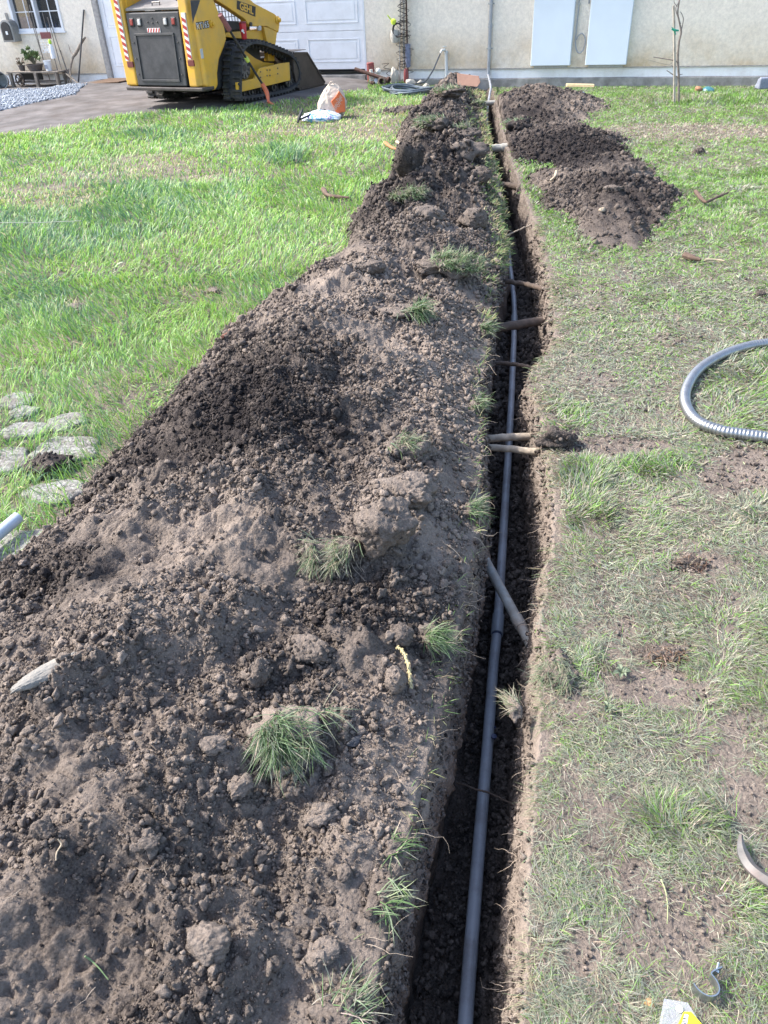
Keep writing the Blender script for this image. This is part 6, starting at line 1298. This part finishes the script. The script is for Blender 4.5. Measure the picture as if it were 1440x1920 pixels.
# packaging card
e = empty('blister_pack', G(1290, 1915), 'yellow card in clear packaging at the bottom edge on the right', 'packaging')
def card(pl, z0, z1, name, mt):
    m = MB(); m.hexa([Vector(G(a, b, z0)) for a, b in pl] + [Vector(G(a, b, z1)) for a, b in pl]); return local(m.build(name, mt, bevel=.0006), e)
cg, t_, b0 = nodes('clear_film'); b0.inputs['Base Color'].default_value = (.5, .52, .55, 1); b0.inputs['Roughness'].default_value = .12; b0.inputs['Alpha'].default_value = .28
card([(1222, 1990), (1345, 1970), (1290, 1880), (1245, 1872)][::-1], .018, .020, 'clear_blister', cg)
YC = mat('yellow_card', (.80, .72, .02), .45, var=.04); card([(1262, 1940), (1320, 1925), (1296, 1897), (1282, 1897)], .021, .023, 'card', YC)
card([(1275, 1930), (1287, 1928), (1291, 1903), (1284, 1901)], .0234, .0244, 'white_label', WHT)
for k in range(3): card([(1279 + k * 0, 1921 - k * 5), (1286, 1920 - k * 5), (1286, 1918 - k * 5), (1280, 1919 - k * 5)], .0247, .0251, 'printed_line', BLK)
m = MB(); m.lathe([(0, .002), (.006, .002), (.0065, 0)], Vector(G(1274, 1892, .0215)), n=14); local(m.build('white_dot', WHT, smooth=True), e)
clod(1218, 1884, (.011, .009, .008), 530, 'orange brown pebble left of the yellow card', .5, .1, .2, None, .1, .5, mat('ochre_pebble', (.42, .24, .11), .8, var=.2, scale=60), 'pebble', 'pebble')
# braided stalk
STK_ = mat('straw_yellow', (.40, .34, .18), .7, var=.2, scale=60, bump=.001)
cs = [hit(a, b) + Vector((0, 0, u)) for a, b, u in ((745, 1220, .012), (757, 1234, .020), (765, 1255, .020), (769, 1278, .012), (772, 1302, .002))]; S_ = spline(cs, 14)
m = MB(); m.tube(S_, [.0032 + .0012 * abs(sin(i * .9)) for i in range(len(S_))], 8)
for i in range(0, len(S_) - 1, 2):
    a_ = i * 1.9; t_ = (S_[i + 1] - S_[i]).normalized(); s_ = t_.orthogonal(); s_.rotate(Matrix.Rotation(a_, 3, t_)); m.lathe([(0, -.003), (.0022, -.001), (.0022, .002), (0, .005)], S_[i] + s_ * .0032, t_ + s_ * .5, 6)
tag(m.build('braided_stalk', STK_, smooth=True, angle=60), 'pale yellow braided stalk arched at the left lip of the trench', 'stalk')
# sticks, bark and splinters
BRK = mat('brown_bark', (.11, .07, .05), .85, var=.35, scale=30, bump=.003); ORG = mat('fresh_splinter', (.34, .15, .06), .7, var=.2, scale=40); PAL = mat('pale_chip', (.40, .32, .22), .7, var=.15, scale=40)
def stick(name, lab, cat, mt, px, rad, z=.03, n=7):
    P = []
    for a, b in px: q = hit(a, b); P.append(q + Vector((0, 0, z)))
    m = MB(); S_ = spline(P, 4) if len(P) > 2 else P; g = np.random.default_rng(int(px[0][0])); m.tube(S_, [rad * (1 - .5 * k / len(S_)) * g.uniform(.8, 1.25) for k in range(len(S_))], n)
    return tag(m.build(name, mt, smooth=True, angle=50), lab, cat)
e1 = stick('fallen_stick', 'forked brown stick lying on the right lawn beyond the metal hose', 'stick', BRK, [(1302, 371), (1312, 384), (1322, 391), (1340, 383), (1363, 373)], .016, .05)
stick('bark_piece', 'curl of brown bark on the right lawn below the forked stick', 'bark', BRK, [(1282, 487), (1298, 493), (1312, 496)], .020, .03)
stick('pale_stick', 'short pale stick beside the bark curl', 'stick', PAL, [(1320, 496), (1340, 496), (1356, 498)], .008, .03)
stick('bark_piece', 'reddish brown bark strip at the left foot of the ridge', 'bark', BRK, [(607, 366), (618, 378), (655, 382)], .022, .05)
stick('splinter', 'orange wood splinter left of the cut soil block', 'splinter', ORG, [(722, 275), (737, 285), (748, 287)], .020, .04)
stick('splinter', 'second orange wood splinter, shorter and paler', 'splinter', PAL, [(744, 275), (752, 280), (762, 285)], .016, .05)
stick('splinter', 'pale curved splinter on the left of the nearest heap', 'splinter', PAL, [(1043, 328), (1040, 338), (1031, 346)], .016, .03)
clod(1128, 397, (.035, .025, .02), 531, 'small white stone on the nearest of the right heaps', 1, .8, .2, None, .1, .7, PAL, 'stone', 'stone')
stick('bark_piece', 'red brown bark sliver at the left foot of the ridge near mid photo', 'bark', mat('red_bark', (.26, .10, .06), .8, var=.2), [(418, 636), (428, 628), (432, 622)], .008, .012)
stick('dry_twig', 'pale forked twig standing in the lower left soil', 'twig', PAL, [(108, 1620), (110, 1605), (118, 1590), (112, 1580)], .0022, .012, 5)
stick('green_straw', 'green grass stem lying in the soil above the bottom left', 'stem', mat('green_stem', (.16, .24, .10), .6), [(162, 1798), (174, 1806), (190, 1822), (206, 1842)], .0018, .010, 5)
stick('straw_stem', 'single green straw lying on the bare patch at the lower right', 'stem', mat('olive_stem', (.25, .27, .13), .6), [(1238, 1655), (1247, 1680), (1250, 1710), (1249, 1738)], .0022, .012, 5)
m = MB(); A_ = Vector(G(-40, 417, .09)); B_ = Vector(G(152, 414, .09)); m.tube([A_, A_.lerp(B_, .5) + Vector((0, 0, -.01)), B_], .003, 5); tag(m.build('string_line', mat('white_string', (.35, .36, .30), .7), smooth=True), 'taut pale string across the left lawn', 'string')
for k, (a, b, r_, lb) in enumerate(((145, 580, .05, 'small pale brown worm cast mound in the left lawn'), (760, 210, .12, 'flat smear of loose dark soil left of the far ridge'), (400, 549, .05, 'loose brown tuft of thatch in the left lawn'))):
    clod(a, b, (r_ * (2.6 if k == 1 else 1), r_, r_ * .35), 540 + k, lb, .4 if k == 1 else .8, 0, .2, None, .3, .6)
# ------------------------------------------------------------------ bags by the loader
def crumple(name, c, dims, seed, mt, par, power=2.6, amp=.10, shear=0.0, flat=.0):
    v, f = ico(5); g = np.random.default_rng(seed); s = np.sign(v) * np.abs(v) ** (2 / power); s /= np.maximum(1e-6, (np.abs(s) ** power).sum(1) ** (1 / power))[:, None]
    d, rid = worley(v[:, 0] + v[:, 2] * .7, v[:, 1] - v[:, 2] * .5, 2.2, seed); r = 1 + amp * (billow(v[:, 0] * 1.2 + seed, v[:, 2] * 1.2 + v[:, 1], 1.3, 3, seed) * .7 + (d - .4) * .8)
    q = s * r[:, None] * np.array(dims); q[:, 0] += shear * q[:, 2]; top = np.clip((q[:, 2] / dims[2]), -1, 1); q[:, 0] *= 1 - .38 * np.clip(top, 0, 1); q[:, 1] *= 1 - .55 * np.clip(top, 0, 1)
    q = q + np.array([c[0], c[1], c[2]]); o = npmesh(name, q, None, f, mt, False, None); return (local(o, par) if par else o)
bp_ = Vector(G(625, 220, 0)); PAP = mat('kraft_paper_bag', (.52, .43, .35), .75, var=.08, scale=8, bump=.004, bscale=12)
e = empty('shopping_bag', bp_, 'crumpled pale brown shopping bag with an orange square, on the lawn by the loader', 'bag')
crumple('bag_body', (bp_.x, bp_.y, .19), (.19, .13, .21), 61, PAP, e, 2.8, .16, .18)
ORB = mat('orange_print', (.62, .14, .04), .6, var=.08)
Fb = Vector((bp_.x + .085, bp_.y - .150, .20)); nrm = Vector((.25, -1, .10)).normalized(); tx_ = Vector((1, .25, 0)).normalized(); tz_ = nrm.cross(tx_) * -1
if tz_.z < 0: tz_ = -tz_
m = MB(); W2 = [(-.095, .02), (-.03, -.13), (.095, -.12), (.10, .04), (.03, .14), (-.02, .08)]
m.prism(W2, lambda p, q, dd: Fb + tx_ * p + tz_ * q + nrm * dd, -.03, .0); local(m.build('orange_print', ORB, bevel=.004), e)
BRm = Matrix(((tx_.x, tz_.x, nrm.x, 0), (tx_.y, tz_.y, nrm.y, 0), (tx_.z, tz_.z, nrm.z, 0), (0, 0, 0, 1)))
for k, wd_ in enumerate(('THE', 'HOME', 'DEPOT')):
    o = text('lettering', wd_, PAP, .052, Matrix.Translation(Fb + tx_ * (.0 + .022 * (1 - k)) + tz_ * (.045 - .05 * k) + nrm * .0015) @ BRm @ Matrix.Rotation(R(38), 4, 'Z'), None, .0008); local(o, e)
m = MB(); m.tube(spline([Vector((bp_.x + .02 + a * .09, bp_.y + b, .36 + c)) for a, b, c in ((-.6, -.02, 0), (-.4, -.03, .07), (.1, -.03, .08), (.4, -.02, .0))], 5), .006, 6); local(m.build('handle', PAP, smooth=True), e)
p2 = Vector(G(598, 226, 0)); PLS, t_, b0 = nodes('printed_plastic'); N = t_.nodes; L = t_.links; tc = N.new('ShaderNodeTexCoord'); nz = N.new('ShaderNodeTexNoise'); nz.inputs['Scale'].default_value = 5.5; nz.inputs['Detail'].default_value = 2; L.new(tc.outputs['Object'], nz.inputs['Vector'])
cr = N.new('ShaderNodeValToRGB'); cr.color_ramp.interpolation = 'CONSTANT'; els = cr.color_ramp.elements; els[0].position = 0; els[0].color = (.70, .73, .80, 1); els[1].position = .52; els[1].color = (.14, .40, .62, 1)
for ps_, cl_ in ((.57, (.70, .73, .80, 1)), (.62, (.30, .24, .52, 1)), (.66, (.72, .74, .80, 1))): x = els.new(ps_); x.color = cl_
L.new(nz.outputs['Fac'], cr.inputs[0]); L.new(cr.outputs[0], b0.inputs['Base Color']); b0.inputs['Roughness'].default_value = .25
o = crumple('plastic_wrap', (p2.x + .03, p2.y, .05), (.26, .15, .075), 62, PLS, None, 2.4, .2); tag(o, 'crumpled white, blue and purple plastic wrap beside the shopping bag', 'wrap')
e = empty('claw_hammer', G(566, 225), 'black headed hammer with its handle under the plastic wrap', 'hammer')
h0 = Vector(G(562, 224, .06)); m = MB(); m.tube([h0, Vector((p2.x, p2.y + .1, .10)), Vector((p2.x + .28, p2.y + .16, .13))], .014, 8); local(m.build('handle', BLK, smooth=True), e)
m = MB(); m.tube(spline([h0 + Vector((.05, .05, .12)), h0 + Vector((.01, .0, .05)), h0 + Vector((-.03, -.05, -.03))], 4), [.008, .018, .020, .020, .022, .020, .018, .016, .014], 8); local(m.build('head', BLK, smooth=True), e)

# ------------------------------------------------------------------ crumbs clinging to the big lumps
bpy.context.view_layer.update(); cx_, cs_ = [], []
g = np.random.default_rng(99)
for o in list(C.objects):
    if o.type == 'MESH' and o.name.split('.')[0] in ('soil_clod', 'soil_lump') and o.data.materials and o.data.materials[0] == SOIL:
        me = o.data; n = len(me.vertices); v = np.zeros(n * 3, np.float32); me.vertices.foreach_get('co', v); v = v.reshape(-1, 3); Mw = np.array(o.matrix_world); v = v @ Mw[:3, :3].T + Mw[:3, 3]
        ext = (v.max(0) - v.min(0)).max(); top = np.where(v[:, 2] > np.percentile(v[:, 2], 35))[0]; nn = 130 if ext > .1 else 45
        k = top[g.integers(0, len(top), nn)]; cx_.append(v[k] + g.normal(0, .004, (nn, 3)) * ext * 4); cs_.append(ext * (.012 + .05 * g.random(nn) ** 3))
        b = v[g.integers(0, n, nn)]; b[:, :2] += (b[:, :2] - v[:, :2].mean(0)) * .35; b[:, 2] = surf(b[:, 0], b[:, 1], True) + ext * .01; cx_.append(b); cs_.append(ext * (.015 + .07 * g.random(nn) ** 3))
P_ = np.concatenate(cx_); s_ = np.concatenate(cs_); k = P_[:, 0] < LL(P_[:, 1]) - .01; k |= P_[:, 0] > LR(P_[:, 1]) + .02; P_, s_ = P_[k], s_[k]
o = clods('loose_crumbs', P_[:, 0], P_[:, 1], P_[:, 2], s_, tint_of(P_[:, 0], P_[:, 1]) + g.normal(0, .2, len(s_)), SOIL, 31, 2); tag(o, 'crumbs of soil broken off around the biggest clods and sods', 'soil crumbs', kind='stuff')
# grit on the bare patches of the right lawn, and one broad-leaved weed
n = 60000; y = .4 + 4.2 * g.random(n) ** 1.4; x = LR(y) + .02 + g.random(n) * (.3 + .56 * y + .2 - LR(y)); px, py = proj(x, y, 0 * x); b = ell(px, py, BARE); k = g.random(n) < np.clip(b * .32 + .03, 0, 1); x, y = x[k], y[k]
s = (.0012 + .0045 * g.random(len(x)) ** 4) * np.clip(y / 1.3, 1, 3); o = clods('bare_patch_grit', x, y, base(x, y) + .004 + s * .3, s, .62 + g.normal(0, .25, len(x)), SOIL, 41, 1); tag(o, 'soil grit lying on the bare patches of the right lawn', 'soil grit', kind='stuff')
WEED = mat('weed_leaf', (.12, .15, .09), .6, var=.25, scale=60)
for (a, b, r_, lb, sd) in ((1165, 1262, .022, 'flat rosette weed with broad dull leaves below the matted sod', 5), (1140, 1330, .018, 'smaller rosette weed with curled leaves just below the flat one', 6)):
    c = Vector(G(a, b, .012)); e = empty('rosette_weed', c, lb, 'weed'); gg = np.random.default_rng(sd)
    for q in range(9):
        a_ = q * 2.4 + gg.normal(0, .2); L_ = r_ * gg.uniform(.7, 1.3); d = Vector((cos(a_), sin(a_), 0)); w_ = Vector((-sin(a_), cos(a_), 0)); V = []; 
        for f_ in (0, .25, .5, .75, 1.0):
            wd_ = L_ * .24 * sin(pi * min(.95, f_ * .8 + .12)); z_ = .010 * sin(f_ * 2.6) ; V += [c + d * L_ * f_ - w_ * wd_ + Vector((0, 0, z_ + .003)), c + d * L_ * f_ + Vector((0, 0, z_)), c + d * L_ * f_ + w_ * wd_ + Vector((0, 0, z_ + .003))]
        m = MB(); m.add(V, [(3 * i + j, 3 * i + j + 1, 3 * i + j + 4, 3 * i + j + 3) for i in range(4) for j in range(2)]); local(m.build('leaf', WEED, smooth=True), e)
